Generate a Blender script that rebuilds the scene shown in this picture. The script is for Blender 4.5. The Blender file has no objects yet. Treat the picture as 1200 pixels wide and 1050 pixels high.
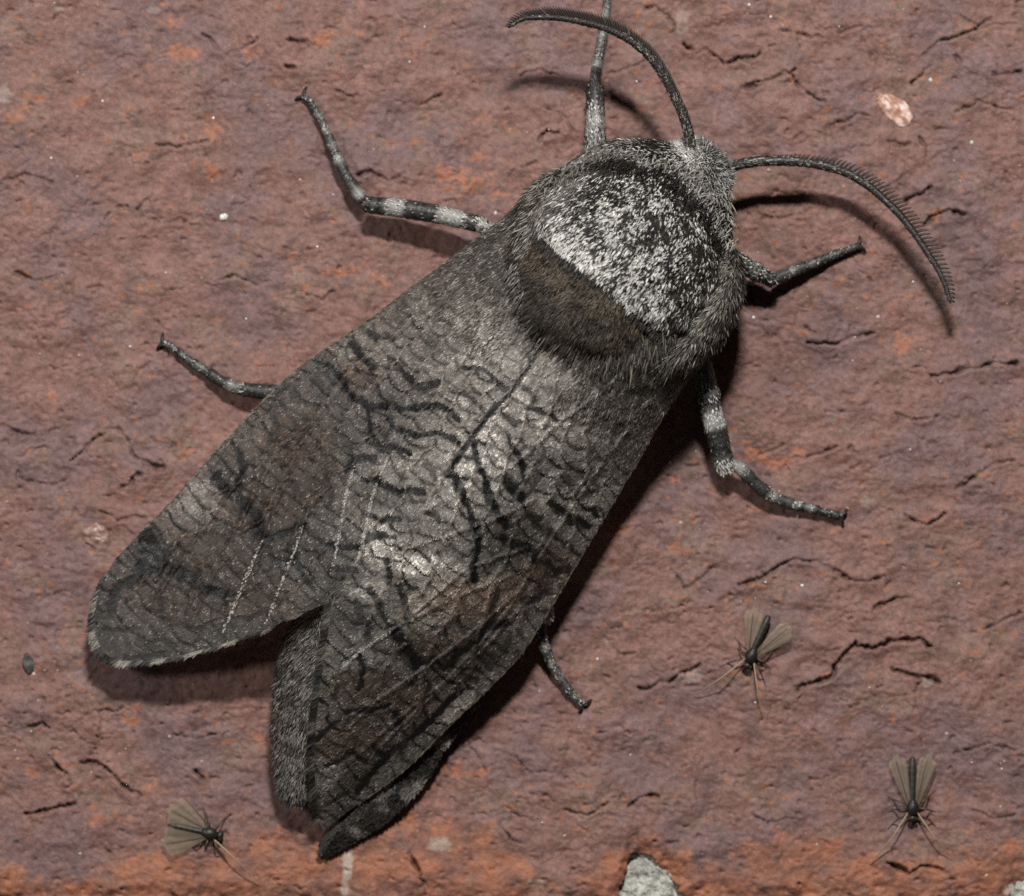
import bpy, math
import numpy as np

# ------------------------------------------------------------------ camera, world, light
S = 4.8e-5            # one modelling unit ("u", about 0.05 mm) in metres; frame is 1200 x 1050 u
CAM_H = 9000.0        # camera height above the brick, in u
LIGHT_W = 1.18        # flash power in watts
AMBIENT = 0.022
scene = bpy.context.scene
col = scene.collection

cam_data = bpy.data.cameras.new('camera')
cam_data.sensor_width = 36.0
cam_data.lens = 36.0 * CAM_H / 1200.0
cam_data.clip_start = 0.01
cam_data.clip_end = 50.0
cam_data.dof.use_dof = True
cam_data.dof.focus_distance = (CAM_H - 120) * S
cam_data.dof.aperture_fstop = 34.0
cam = bpy.data.objects.new('camera', cam_data)
cam.location = (0, 0, CAM_H * S)
col.objects.link(cam)
scene.camera = cam

world = bpy.data.worlds.new('World')
scene.world = world
world.use_nodes = True
bg = world.node_tree.nodes['Background']
bg.inputs['Color'].default_value = (1.0, 0.96, 0.92, 1)
bg.inputs['Strength'].default_value = AMBIENT

ld = bpy.data.lights.new('flash', 'AREA')
ld.shape = 'RECTANGLE'
ld.size = 0.034
ld.size_y = 0.018
ld.energy = LIGHT_W
ld.color = (1.0, 0.97, 0.93)
flash = bpy.data.objects.new('flash', ld)
flash.location = (0.012, 0.175, 0.245)
col.objects.link(flash)
d_ = np.array([0, 0, 0.0]) - np.array(flash.location)
import mathutils
flash.rotation_euler = mathutils.Vector(d_).to_track_quat('-Z', 'Y').to_euler()

ld2 = ld.copy(); ld2.name = 'flash_second_head'; ld2.energy = LIGHT_W * 0.19     # weaker second head of the twin flash
flash2 = bpy.data.objects.new('flash_second_head', ld2)
flash2.location = (-0.17, 0.035, 0.21)
col.objects.link(flash2)
flash2.rotation_euler = mathutils.Vector(-np.array(flash2.location)).to_track_quat('-Z', 'Y').to_euler()

scene.view_settings.view_transform = 'Standard'
scene.view_settings.look = 'None'
scene.view_settings.exposure = 0.0
scene.view_settings.gamma = 1.0
scene.view_settings.use_curve_mapping = False
scene.render.engine = 'CYCLES'
scene.cycles.use_denoising = False
scene.cycles.max_bounces = 6
scene.cycles.transparent_max_bounces = 16

rng = np.random.default_rng(7)

# ------------------------------------------------------------------ numeric helpers
_perm = rng.permutation(512)
_perm = np.concatenate([_perm, _perm])
_ga = rng.uniform(0, 2 * np.pi, 512)
_gx, _gy = np.cos(_ga), np.sin(_ga)

def pnoise(x, y):
    xi = np.floor(x).astype(np.int64); yi = np.floor(y).astype(np.int64)
    xf = x - xi; yf = y - yi
    u = xf * xf * xf * (xf * (xf * 6 - 15) + 10); v = yf * yf * yf * (yf * (yf * 6 - 15) + 10)
    def g(ix, iy, fx, fy):
        k = _perm[(_perm[ix & 511] + iy) & 511]
        return _gx[k] * fx + _gy[k] * fy
    a = g(xi, yi, xf, yf); b = g(xi + 1, yi, xf - 1, yf)
    c = g(xi, yi + 1, xf, yf - 1); d = g(xi + 1, yi + 1, xf - 1, yf - 1)
    return ((a * (1 - u) + b * u) * (1 - v) + (c * (1 - u) + d * u) * v) * 1.5

def fbm(x, y, scale, octs=4, gain=0.5, seed=0.0):
    r = np.zeros_like(x, dtype=float); amp = 1.0; f = 1.0 / scale; tot = 0
    for k in range(octs):
        r += amp * pnoise(x * f + 37.7 * k + seed, y * f - 17.3 * k + seed * 1.7)
        tot += amp; amp *= gain; f *= 2.03
    return r / tot

def sstep(a, b, x):
    t = np.clip((x - a) / (b - a), 0, 1)
    return t * t * (3 - 2 * t)

def smooth_poly(pts, n=8, closed=False):
    """Catmull-Rom through the points."""
    p = np.array(pts, float)
    if len(p) < 3: 
        t = np.linspace(0, 1, n + 1)[:, None]
        return p[0] * (1 - t) + p[-1] * t
    q = np.vstack([2 * p[0] - p[1], p, 2 * p[-1] - p[-2]])
    out = []
    for i in range(1, len(q) - 2):
        t = np.linspace(0, 1, n, endpoint=False)[:, None]
        a, b, c, d = q[i - 1], q[i], q[i + 1], q[i + 2]
        out.append(0.5 * (2 * b + (c - a) * t + (2 * a - 5 * b + 4 * c - d) * t ** 2 + (3 * b - a - 3 * c + d) * t ** 3))
    out.append(p[-1:])
    return np.vstack(out)

def resample(pts, n, n_c=10):
    p = smooth_poly(pts, n_c)
    s = np.concatenate([[0], np.cumsum(np.linalg.norm(np.diff(p, axis=0), axis=1))])
    t = np.linspace(0, s[-1], n)
    return np.stack([np.interp(t, s, p[:, k]) for k in range(p.shape[1])], 1)

def line_dist(x, y, pts, reach=20.0):
    """distance of every (x, y) to a polyline, only exact inside reach"""
    d = np.full(x.shape, 1e6)
    p = np.array(pts, float)
    for a, b in zip(p[:-1], p[1:]):
        m = (x > min(a[0], b[0]) - reach) & (x < max(a[0], b[0]) + reach) & (y > min(a[1], b[1]) - reach) & (y < max(a[1], b[1]) + reach)
        if not m.any(): continue
        xs, ys = x[m], y[m]
        ab = b[:2] - a[:2]; L = max(ab @ ab, 1e-9)
        t = np.clip(((xs - a[0]) * ab[0] + (ys - a[1]) * ab[1]) / L, 0, 1)
        d[m] = np.minimum(d[m], np.hypot(xs - a[0] - t * ab[0], ys - a[1] - t * ab[1]))
    return d

def blob(x, y, cx, cy, r, ry=None, rot=0.0):
    ry = ry or r
    dx, dy = x - cx, y - cy
    c, s = math.cos(rot), math.sin(rot)
    return np.exp(-(((dx * c + dy * s) / r) ** 2 + ((-dx * s + dy * c) / ry) ** 2))

def unit(v):
    return v / np.maximum(np.linalg.norm(v, axis=-1, keepdims=True), 1e-9)

# ------------------------------------------------------------------ mesh collection
class MB:
    """collects vertices (x right, y down, h up, in u), quads, tris and a colour per vertex"""
    def __init__(self):
        self.v, self.q, self.t, self.c, self.n = [], [], [], [], 0
    def add(self, v, q=None, t=None, c=(0.5, 0.5, 0.5)):
        v = np.asarray(v, float).reshape(-1, 3)
        c = np.asarray(c, float)
        if c.ndim == 1: c = np.tile(c, (len(v), 1))
        if q is not None and len(q): self.q.append(np.asarray(q, np.int64).reshape(-1, 4) + self.n)
        if t is not None and len(t): self.t.append(np.asarray(t, np.int64).reshape(-1, 3) + self.n)
        self.v.append(v); self.c.append(c); self.n += len(v)
    def build(self, name, mat, parent=None, smooth=True):
        v = np.vstack(self.v)
        w = np.empty_like(v); w[:, 0] = (v[:, 0] - 600) * S; w[:, 1] = (525 - v[:, 1]) * S; w[:, 2] = v[:, 2] * S
        org = np.array(parent['_org']) if parent is not None else np.zeros(3)
        w = w - org
        q = np.vstack(self.q)[:, ::-1] if self.q else np.zeros((0, 4), np.int64)
        t = np.vstack(self.t)[:, ::-1] if self.t else np.zeros((0, 3), np.int64)
        me = bpy.data.meshes.new(name)
        me.vertices.add(len(w)); me.vertices.foreach_set('co', w.astype(np.float32).ravel())
        nl = q.size + t.size
        me.loops.add(nl); me.loops.foreach_set('vertex_index', np.concatenate([q.ravel(), t.ravel()]).astype(np.int32))
        me.polygons.add(len(q) + len(t))
        ls = np.concatenate([np.arange(len(q)) * 4, q.size + np.arange(len(t)) * 3]).astype(np.int32)
        me.polygons.foreach_set('loop_start', ls)
        me.polygons.foreach_set('use_smooth', np.full(len(ls), bool(smooth)))
        ca = me.color_attributes.new('pigment', 'FLOAT_COLOR', 'POINT')
        c = np.vstack(self.c); c4 = np.ones((len(c), 4), np.float32); c4[:, :3] = np.clip(c, 0, 1)
        ca.data.foreach_set('color', c4.ravel())
        me.update(calc_edges=True)
        me.materials.append(mat)
        o = bpy.data.objects.new(name, me); col.objects.link(o)
        if parent is not None: o.parent = parent
        o['_org'] = [float(k) for k in org]
        return o

def empty(name, x, y, h=0, parent=None):
    o = bpy.data.objects.new(name, None); col.objects.link(o)
    o.empty_display_size = 0.002
    w = np.array([(x - 600) * S, (525 - y) * S, h * S])
    base = np.array(parent['_org']) if parent is not None else np.zeros(3)
    o.location = tuple(w - base); o['_org'] = [float(k) for k in w]
    if parent is not None: o.parent = parent
    return o

def tag(o, label=None, cat=None, group=None, kind=None):
    if label: o['label'] = label
    if cat: o['category'] = cat
    if group: o['group'] = group
    if kind: o['kind'] = kind
    return o

def grid_quads(nu, nv):
    i = np.arange(nu - 1)[:, None] * nv + np.arange(nv - 1)[None, :]
    return np.stack([i, i + 1, i + nv + 1, i + nv], -1).reshape(-1, 4)

def tube(mb, pts, rad, colf, sides=10, n=None, flat=1.0, cap=True, tip_round=True):
    """tapered tube through pts (x, y, h); colf(s01, angle) -> rgb arrays"""
    p = np.array(pts, float)
    n = n or max(6, len(p) * 6)
    c = resample(p, n)
    seglen = np.concatenate([[0], np.cumsum(np.linalg.norm(np.diff(smooth_poly(p, 10), axis=0), axis=1))])
    rr = np.array(rad, float)
    r = np.interp(np.linspace(0, 1, n), np.linspace(0, 1, len(rr)), rr)
    if tip_round:
        e = np.linspace(0, 1, n); L = seglen[-1]
        r = r * np.sqrt(np.clip(1 - np.clip(1 - (1 - e) * L / np.maximum(r, .1), 0, 1) ** 2, 0.02, 1))
    tg = unit(np.gradient(c, axis=0))
    up = np.array([0, 0, 1.0])
    sd = unit(np.cross(tg, up) + 1e-6); nn = unit(np.cross(sd, tg))
    a = np.linspace(0, 2 * np.pi, sides, endpoint=False)
    v = c[:, None, :] + r[:, None, None] * (np.cos(a)[None, :, None] * sd[:, None, :] + flat * np.sin(a)[None, :, None] * nn[:, None, :])
    i = np.arange(n - 1)[:, None] * sides; j = np.arange(sides)[None, :]; j2 = (j + 1) % sides
    q = np.stack([i + j, i + j2, i + sides + j2, i + sides + j], -1).reshape(-1, 4)
    t = []
    for k, rev in ((0, 0), (n - 1, 1)):
        base = k * sides
        for m in range(1, sides - 1):
            t.append((base, base + m + 1, base + m) if not rev else (base, base + m, base + m + 1))
    ss = np.repeat(np.linspace(0, 1, n), sides); aa = np.tile(a, n)
    mb.add(v.reshape(-1, 3), q, t, colf(ss, aa))
    return c, r, tg, sd, nn

def ellipsoid(mb, cx, cy, ch, rx, ry, rh, rot, colr, nu=14, nv=10):
    th = np.linspace(0, 2 * np.pi, nu, endpoint=False); ph = np.linspace(0.02, np.pi - 0.02, nv)
    P, T = np.meshgrid(ph, th, indexing='ij')
    x = rx * np.sin(P) * np.cos(T); y = ry * np.sin(P) * np.sin(T); h = rh * np.cos(P)
    c, s = math.cos(rot), math.sin(rot)
    v = np.stack([cx + x * c - y * s, cy + x * s + y * c, ch + h], -1).reshape(-1, 3)
    i = np.arange(nv - 1)[:, None] * nu; j = np.arange(nu)[None, :]; j2 = (j + 1) % nu
    q = np.stack([i + j, i + nu + j, i + nu + j2, i + j2], -1).reshape(-1, 4)
    mb.add(v, q, None, colr)

def blades(mb, root, d, nrm, L, W, colr, bend=0.25):
    """flat tapered hairs: 5 vertices each; nrm is the surface normal they lie towards"""
    n = len(root); d = unit(d); L = np.broadcast_to(L, (n,))[:, None]; W = np.broadcast_to(W, (n,))[:, None]
    sd = unit(np.cross(d, nrm)) * W * 0.5
    mid = root + d * L * 0.55
    d2 = unit(d - nrm * bend)
    tip = mid + d2 * L * 0.45
    v = np.stack([root - sd * .7, root + sd * .7, mid + sd, mid - sd, tip], 1)
    k = np.arange(n)[:, None] * 5
    c = np.repeat(colr, 5, axis=0)
    mb.add(v.reshape(-1, 3), k + np.array([0, 1, 2, 3]), k + np.array([3, 2, 4]), c)

def scales(mb, root, d, nrm, L, W, colr):
    """overlapping wing scales: one small kite each"""
    n = len(root); d = unit(d); L = np.broadcast_to(L, (n,))[:, None]; W = np.broadcast_to(W, (n,))[:, None]
    sd = unit(np.cross(d, nrm)) * W * 0.5
    v = np.stack([root - sd * .5, root + sd * .5, root + d * L + sd, root + d * L - sd], 1)
    k = np.arange(n)[:, None] * 4
    mb.add(v.reshape(-1, 3), k + np.array([0, 1, 2, 3]), None, np.repeat(colr, 4, axis=0))

# ------------------------------------------------------------------ materials
def new_mat(name):
    m = bpy.data.materials.new(name); m.use_nodes = True
    nt = m.node_tree; b = nt.nodes['Principled BSDF']
    return m, nt, b

def pigment_mat(name, rough, spec, var=0.35, vscale=60000, bump=0.0, bscale=30000, sheen=0.0, thin=0.0):
    """base colour from the pigment attribute, broken up by fine noise"""
    m, nt, b = new_mat(name)
    at = nt.nodes.new('ShaderNodeAttribute'); at.attribute_name = 'pigment'
    tc = nt.nodes.new('ShaderNodeTexCoord')
    nz = nt.nodes.new('ShaderNodeTexNoise'); nz.inputs['Scale'].default_value = vscale; nz.inputs['Detail'].default_value = 3
    nt.links.new(tc.outputs['Object'], nz.inputs['Vector'])
    mr = nt.nodes.new('ShaderNodeMapRange')
    mr.inputs['From Min'].default_value = 0.3; mr.inputs['From Max'].default_value = 0.7
    mr.inputs['To Min'].default_value = 1 - var; mr.inputs['To Max'].default_value = 1 + var
    nt.links.new(nz.outputs['Fac'], mr.inputs['Value'])
    mx = nt.nodes.new('ShaderNodeVectorMath'); mx.operation = 'SCALE'
    nt.links.new(at.outputs['Color'], mx.inputs[0]); nt.links.new(mr.outputs['Result'], mx.inputs['Scale'])
    nt.links.new(mx.outputs['Vector'], b.inputs['Base Color'])
    b.inputs['Roughness'].default_value = rough
    b.inputs['Specular IOR Level'].default_value = spec
    if sheen: b.inputs['Sheen Weight'].default_value = sheen
    if bump:
        n2 = nt.nodes.new('ShaderNodeTexNoise'); n2.inputs['Scale'].default_value = bscale; n2.inputs['Detail'].default_value = 4
        nt.links.new(tc.outputs['Object'], n2.inputs['Vector'])
        bp = nt.nodes.new('ShaderNodeBump'); bp.inputs['Strength'].default_value = 1.0; bp.inputs['Distance'].default_value = bump
        nt.links.new(n2.outputs['Fac'], bp.inputs['Height']); nt.links.new(bp.outputs['Normal'], b.inputs['Normal'])
    if thin:                                              # part of the light passes through the sheet
        tr = nt.nodes.new('ShaderNodeBsdfTranslucent'); tr.inputs['Color'].default_value = (0.84, 0.7, 0.6, 1)
        ms = nt.nodes.new('ShaderNodeMixShader'); 
        lum = nt.nodes.new('ShaderNodeRGBToBW'); nt.links.new(at.outputs['Color'], lum.inputs['Color'])      # dark scales are opaque
        fm_ = nt.nodes.new('ShaderNodeMapRange'); fm_.inputs['From Min'].default_value = 0.012; fm_.inputs['From Max'].default_value = 0.06
        fm_.inputs['To Min'].default_value = 0.0; fm_.inputs['To Max'].default_value = thin
        nt.links.new(lum.outputs['Val'], fm_.inputs['Value']); nt.links.new(fm_.outputs['Result'], ms.inputs['Fac'])
        nt.links.new(b.outputs['BSDF'], ms.inputs[1]); nt.links.new(tr.outputs['BSDF'], ms.inputs[2])
        nt.links.new(ms.outputs['Shader'], nt.nodes['Material Output'].inputs['Surface'])
        mx2 = nt.nodes.new('ShaderNodeVectorMath'); mx2.operation = 'SCALE'; sub = nt.nodes.new('ShaderNodeMath'); sub.operation = 'SUBTRACT'; sub.inputs[0].default_value = 1.0; nt.links.new(fm_.outputs['Result'], sub.inputs[1])
        dv_ = nt.nodes.new('ShaderNodeMath'); dv_.operation = 'DIVIDE'; dv_.inputs[0].default_value = 1.0; nt.links.new(sub.outputs['Value'], dv_.inputs[1]); nt.links.new(dv_.outputs['Value'], mx2.inputs['Scale'])
        nt.links.new(mx.outputs['Vector'], mx2.inputs[0]); nt.links.new(mx2.outputs['Vector'], b.inputs['Base Color'])
    return m

M_brick = pigment_mat('fired_clay', 0.62, 0.35, var=0.16, vscale=9000, bump=0.8 * S, bscale=14000)
M_mortar = pigment_mat('mortar', 0.85, 0.2, var=0.25, vscale=8000, bump=3 * S, bscale=6000)
M_wing = pigment_mat('wing_membrane', 0.42, 0.3, var=0.3, vscale=16000, bump=0.9 * S, bscale=16000, thin=0.45)
M_scale = pigment_mat('wing_scales', 0.48, 0.32, var=0.1, thin=0.36)
M_fur = pigment_mat('fur', 0.55, 0.35, var=0.1)
M_leg = pigment_mat('leg_scales', 0.5, 0.4, var=0.3, vscale=15000)
M_chitin = pigment_mat('dark_chitin', 0.45, 0.35, var=0.2, vscale=20000)
M_pebble = pigment_mat('pebble_stone', 0.4, 0.35, var=0.2, vscale=7000)
M_grain = pigment_mat('quartz_grain', 0.15, 0.6, var=0.15, vscale=9000)

def membrane_mat():
    m, nt, b = new_mat('gnat_wing_membrane')
    at = nt.nodes.new('ShaderNodeAttribute'); at.attribute_name = 'pigment'
    nt.links.new(at.outputs['Color'], b.inputs['Base Color'])
    b.inputs['Roughness'].default_value = 0.45; b.inputs['Specular IOR Level'].default_value = 0.4
    b.inputs['Alpha'].default_value = 0.5
    return m
M_gwing = membrane_mat()

# ------------------------------------------------------------------ brick
CRACKS = [  # (points, width, depth)
 ([(800,50),(808,58),(815,63),(828,58),(838,66),(848,75)],3.2,9),([(853,74),(865,68),(878,70),(892,62)],3.5,9),
 ([(868,103),(893,94),(915,90),(932,82)],2.6,7),([(1092,441),(1118,436),(1150,430),(1172,424),(1192,427)],3.2,8),
 ([(867,686),(890,679),(906,669),(927,656),(957,658),(978,668),(1000,679),(1016,682),(1036,675)],3.0,8),
 ([(934,808),(950,801),(974,795),(980,780),(987,767),(1000,756),(1014,757),(1026,759),(1040,753),(1056,750),(1070,749),(1081,748),(1090,757)],4.0,11),
 ([(1047,784),(1062,788),(1077,793),(1090,794),(1099,799)],4.5,11),([(1077,800),(1073,820),(1070,835)],1.8,4),
 ([(751,808),(770,803),(786,797),(803,788),(820,780)],3.6,9),([(1026,713),(1040,706),(1056,702),(1070,700)],4,6),
 ([(1154,737),(1175,728),(1197,718)],2.6,6),([(1060,604),(1074,611),(1086,615),(1098,610),(1107,602)],3.0,7),
 ([(700,737),(712,752),(726,767),(745,765)],2.2,5),([(794,677),(803,690),(818,682),(837,664)],3.5,6),
 ([(764,716),(785,713),(811,705)],2.4,5),([(738,947),(746,938),(756,932),(772,934)],2.8,6),
 ([(1040,1012),(1051,1016),(1068,1024),(1080,1014),(1094,1016),(1110,1022)],4,10),
 ([(83,541),(98,528),(111,514),(138,500),(150,520),(159,538),(183,545)],2.6,7),([(168,541),(178,545),(190,548)],5.5,12),
 ([(145,572),(154,564),(162,556)],5,11),([(138,610),(160,606),(183,607),(196,600)],2.6,6),([(120,600),(133,606),(140,612)],2.0,5),
 ([(182,168),(208,173),(226,168),(245,164)],2.8,7),([(420,205),(435,201),(448,207),(457,212),(475,203)],2.6,7),
 ([(394,105),(408,113),(420,112)],2.2,6),([(494,123),(507,116),(516,112)],3,7),([(238,40),(252,54),(265,64),(284,57),(302,46)],2.8,6),
 ([(160,245),(170,235),(180,228)],2,5),([(116,268),(128,250)],2.2,5),([(135,242),(150,243)],2.6,6),([(338,47),(357,49)],4,9),([(335,78),(347,79)],4,8),
 ([(33,854),(42,849),(50,846),(58,854)],3.0,7),([(50,846),(50,830),(52,817)],1.8,4),([(54,879),(60,890),(67,898),(75,905),(83,917)],3.2,8),
 ([(31,954),(55,950),(72,945),(87,942)],2.8,7),([(96,894),(117,894),(132,908),(150,925),(167,933)],3.4,9),([(121,837),(115,862),(108,887)],1.6,4),
 ([(112,833),(130,834),(144,829)],2.2,6),([(895,256),(917,254),(937,252),(952,245)],2.4,6),([(1085,262),(1097,252),(1112,246),(1130,252)],4.2,10),
 ([(1062,235),(1080,227),(1092,220)],4.0,8),([(1040,218),(1050,213),(1060,205)],2.4,5),([(947,402),(980,402),(1002,395),(1025,391)],3.0,8),([(945,384),(955,391)],3,6),
 ([(890,533),(905,529),(918,521)],2.6,6),([(945,537),(958,533),(968,530),(980,524)],2.4,6),([(995,525),(1010,540),(1002,548)],2.2,4),
 ([(655,90),(630,82),(612,88)],2.4,6),([(655,158),(640,152),(632,165)],3,7),([(600,200),(630,190)],3,6),([(714,88),(728,82),(742,78),(755,72)],2.5,6),
 ([(690,285),(700,290)],2,4),([(1000,300),(1008,318),(1022,330)],2,4),([(1120,130),(1150,120),(1185,130)],2.4,5),([(1125,20),(1150,32),(1190,28)],2.2,5),
 ([(960,30),(985,38),(1010,30)],2.4,5),([(1050,485),(1070,492),(1100,488)],2.2,5),([(1120,575),(1140,560),(1160,545),(1185,540)],2.4,6),
 ([(540,860),(556,880),(570,905)],1.8,4),([(600,880),(620,905),(640,902)],2,4),([(660,950),(690,955),(715,940)],2.2,5),([(585,965),(600,985),(612,990)],2.6,6),
 ([(480,1000),(495,1030),(500,1050)],3,8),([(880,955),(900,965),(930,958)],2.2,5),([(700,860),(725,850),(740,860)],2,4),([(20,320),(45,330),(75,322)],2.4,5),
 ([(5,212),(30,205),(60,214)],2.6,5),([(60,430),(90,440),(115,432)],2,4),([(150,470),(160,440),(175,425)],1.8,4),([(250,330),(275,322),(300,335)],2.2,5),
 ([(360,345),(378,350),(390,342)],2.6,6),([(330,290),(350,296),(372,290)],2,4),([(10,500),(25,510),(40,508)],3,6),([(20,560),(60,570),(85,560)],2,4),
 ([(200,860),(230,866),(260,858)],2,4),([(230,905),(238,912)],4,7),([(1130,880),(1160,872),(1190,880)],2,4),([(1140,950),(1165,960),(1190,955)],2.2,5),
]
CRACKS += [([(869,105),(882,101),(895,98),(906,91),(917,85),(928,87),(939,103),(952,112),(965,120)],2.8,8),([(913,35),(930,38),(946,42),(968,44)],2.4,6),([(968,149),(990,141),(1009,133),(1018,135)],2.6,7),
 ([(1068,99),(1080,88),(1090,77)],2.4,6),([(1082,66),(1101,48),(1120,43),(1138,37),(1160,22)],2.6,7),([(1163,88),(1180,87),(1197,83)],2.6,6),([(1119,63),(1124,72),(1130,79)],2.4,5),([(931,162),(938,158),(946,160)],3,6),([(1040,165),(1052,170),(1066,168)],3.5,8),([(1078,160),(1084,172),(1088,190)],2.6,6)]
CRACKS = [(p_, w_ * 0.92, d_ * 1.15) for p_, w_, d_ in CRACKS]
_crng = np.random.default_rng(21)
for k in range(120):
    x0, y0 = _crng.uniform(-250, 1450), _crng.uniform(-250, 1010)
    a = _crng.normal(0, 0.55) + (np.pi if _crng.random() < .5 else 0)
    pts = [(x0, y0)]
    for j in range(_crng.integers(2, 7)):
        a += _crng.normal(0, 0.5); l = _crng.uniform(5, 13)
        pts.append((pts[-1][0] + l * math.cos(a), pts[-1][1] + l * math.sin(a)))
    CRACKS.append((pts, _crng.uniform(1.4, 2.4), _crng.uniform(2, 5)))

ORANGE = [(560,212,46,20),(520,205,24,14),(602,262,26,20),(585,282,18,16),(1058,402,12,14),(905,540,26,12),(880,530,20,10),(930,528,14,8),(15,140,22,18),(30,128,14,12),
 (185,30,24,22),(215,60,20,14),(250,150,14,22),(250,200,20,16),(205,240,14,10),(330,95,22,8),(370,45,26,10),(400,320,22,10),(420,290,26,10),(350,300,16,14),
 (500,925,30,22),(530,900,22,16),(555,910,16,20),(170,925,12,8),(178,918,8,6),(160,300,12,8),(450,330,16,12),(840,570,10,8),(790,640,16,12),(560,185,14,8),
 (1095,250,10,9),(990,330,14,8),(935,388,12,10),(1150,640,10,6),(780,560,14,10),(730,620,16,10),(1040,690,8,10),(1010,815,8,8),(830,960,10,6),(40,905,10,10),
 (300,60,12,10),(480,60,14,8),(100,120,10,12),(130,960,30,10),(60,470,10,8),(300,860,12,8),(155,845,10,6),(700,575,16,9),(690,590,12,6)]
PALE = [(515,990,17,10,0.5),(407,1010,7,26,0.75),(404,1040,6,14,0.55),(812,792,14,9,0.35),(1086,800,9,6,0.4),(1015,588,10,9,0.18),(1000,130,10,10,0.1),(628,1035,12,7,0.3),
        (800,24,9,20,0.25),(1050,50,8,12,0.15),(180,12,10,5,0.3),(70,10,8,3,0.35),(5,110,10,12,0.35),(545,868,7,4,0.4),(1188,1046,14,8,0.6)]

def edge_y(x):
    """the broken lower arris of the brick"""
    e = 1068 + 14 * fbm(x, x * 0 + 3.3, 90, 3) + 6 * fbm(x, x * 0 + 9.1, 22, 3)
    notch = -60 * sstep(718, 744, x) * (1 - sstep(752, 846, x) ** 0.75)
    return e + notch - 30 * sstep(1165, 1200, x)

def brick_axis(lo, hi, a, b, fine, grow=1.12):
    mid = np.arange(a, b + fine, fine)
    out = [mid]
    s, x, left = fine, a, []
    while x > lo: s *= grow; x -= s; left.append(x)
    s, x, right = fine, mid[-1], []
    while x < hi: s *= grow; x += s; right.append(x)
    return np.concatenate([np.array(left[::-1]), mid, np.array(right)])

def brick_height(X, Y):
    h = 7.0 * fbm(X, Y, 170, 3, seed=1.2) + 3.2 * fbm(X, Y, 34, 3, seed=4.1)
    rg = fbm(X, Y * 1.9, 60, 4, seed=8.8)
    h += 1.4 * np.sign(rg) * np.sqrt(np.abs(rg) + 1e-6) * (0.4 + sstep(-0.2, 0.4, fbm(X, Y, 140, 2, seed=5)))
    h += 1.1 * fbm(X, Y, 9, 3, seed=2.2) - 1.6 * (1 - sstep(0.0, 0.10, np.abs(fbm(X, Y * 1.5, 21, 3, seed=81)))) * sstep(0.0, 0.3, fbm(X, Y, 50, 2, seed=83))
    tt = fbm(X, Y * 1.25, 62, 4, gain=0.55, seed=71) * 5.5; tf = np.floor(tt)
    h += 0.95 * (tf + sstep(0.0, 0.16, tt - tf))                       # flaky ledges
    pits = sstep(0.42, 0.62, fbm(X, Y * 1.4, 15, 2, seed=12.0))
    h -= 4.0 * pits
    jx = 4.5 * fbm(X, Y, 12, 3, gain=0.6, seed=31); jy = 4.5 * fbm(X, Y, 12, 3, gain=0.6, seed=33)
    crk = np.zeros_like(h); lip = np.zeros_like(h)
    for pts, w, dep in CRACKS:
        p = np.array(pts, float)
        m = (X > p[:, 0].min() - 22) & (X < p[:, 0].max() + 22) & (Y > p[:, 1].min() - 22) & (Y < p[:, 1].max() + 22)
        if not m.any(): continue
        xs, ys = X[m] + jx[m], Y[m] + jy[m]
        d = line_dist(xs, ys, pts, 20)
        ww = w * (0.30 + 0.62 * np.clip(0.5 + fbm(X[m], Y[m], 16, 2, seed=40), 0, 1))
        crk[m] = np.maximum(crk[m], dep * np.exp(-(d / ww) ** 2) * np.clip(0.75 + 1.0 * fbm(X[m], Y[m], 24, 2, seed=50), 0.3, 1.2))
        lip[m] = np.maximum(lip[m], 0.22 * dep * np.exp(-(d / 10) ** 2))
    return h - crk + lip - np.minimum(h, 0) * 0.2, crk

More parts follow.
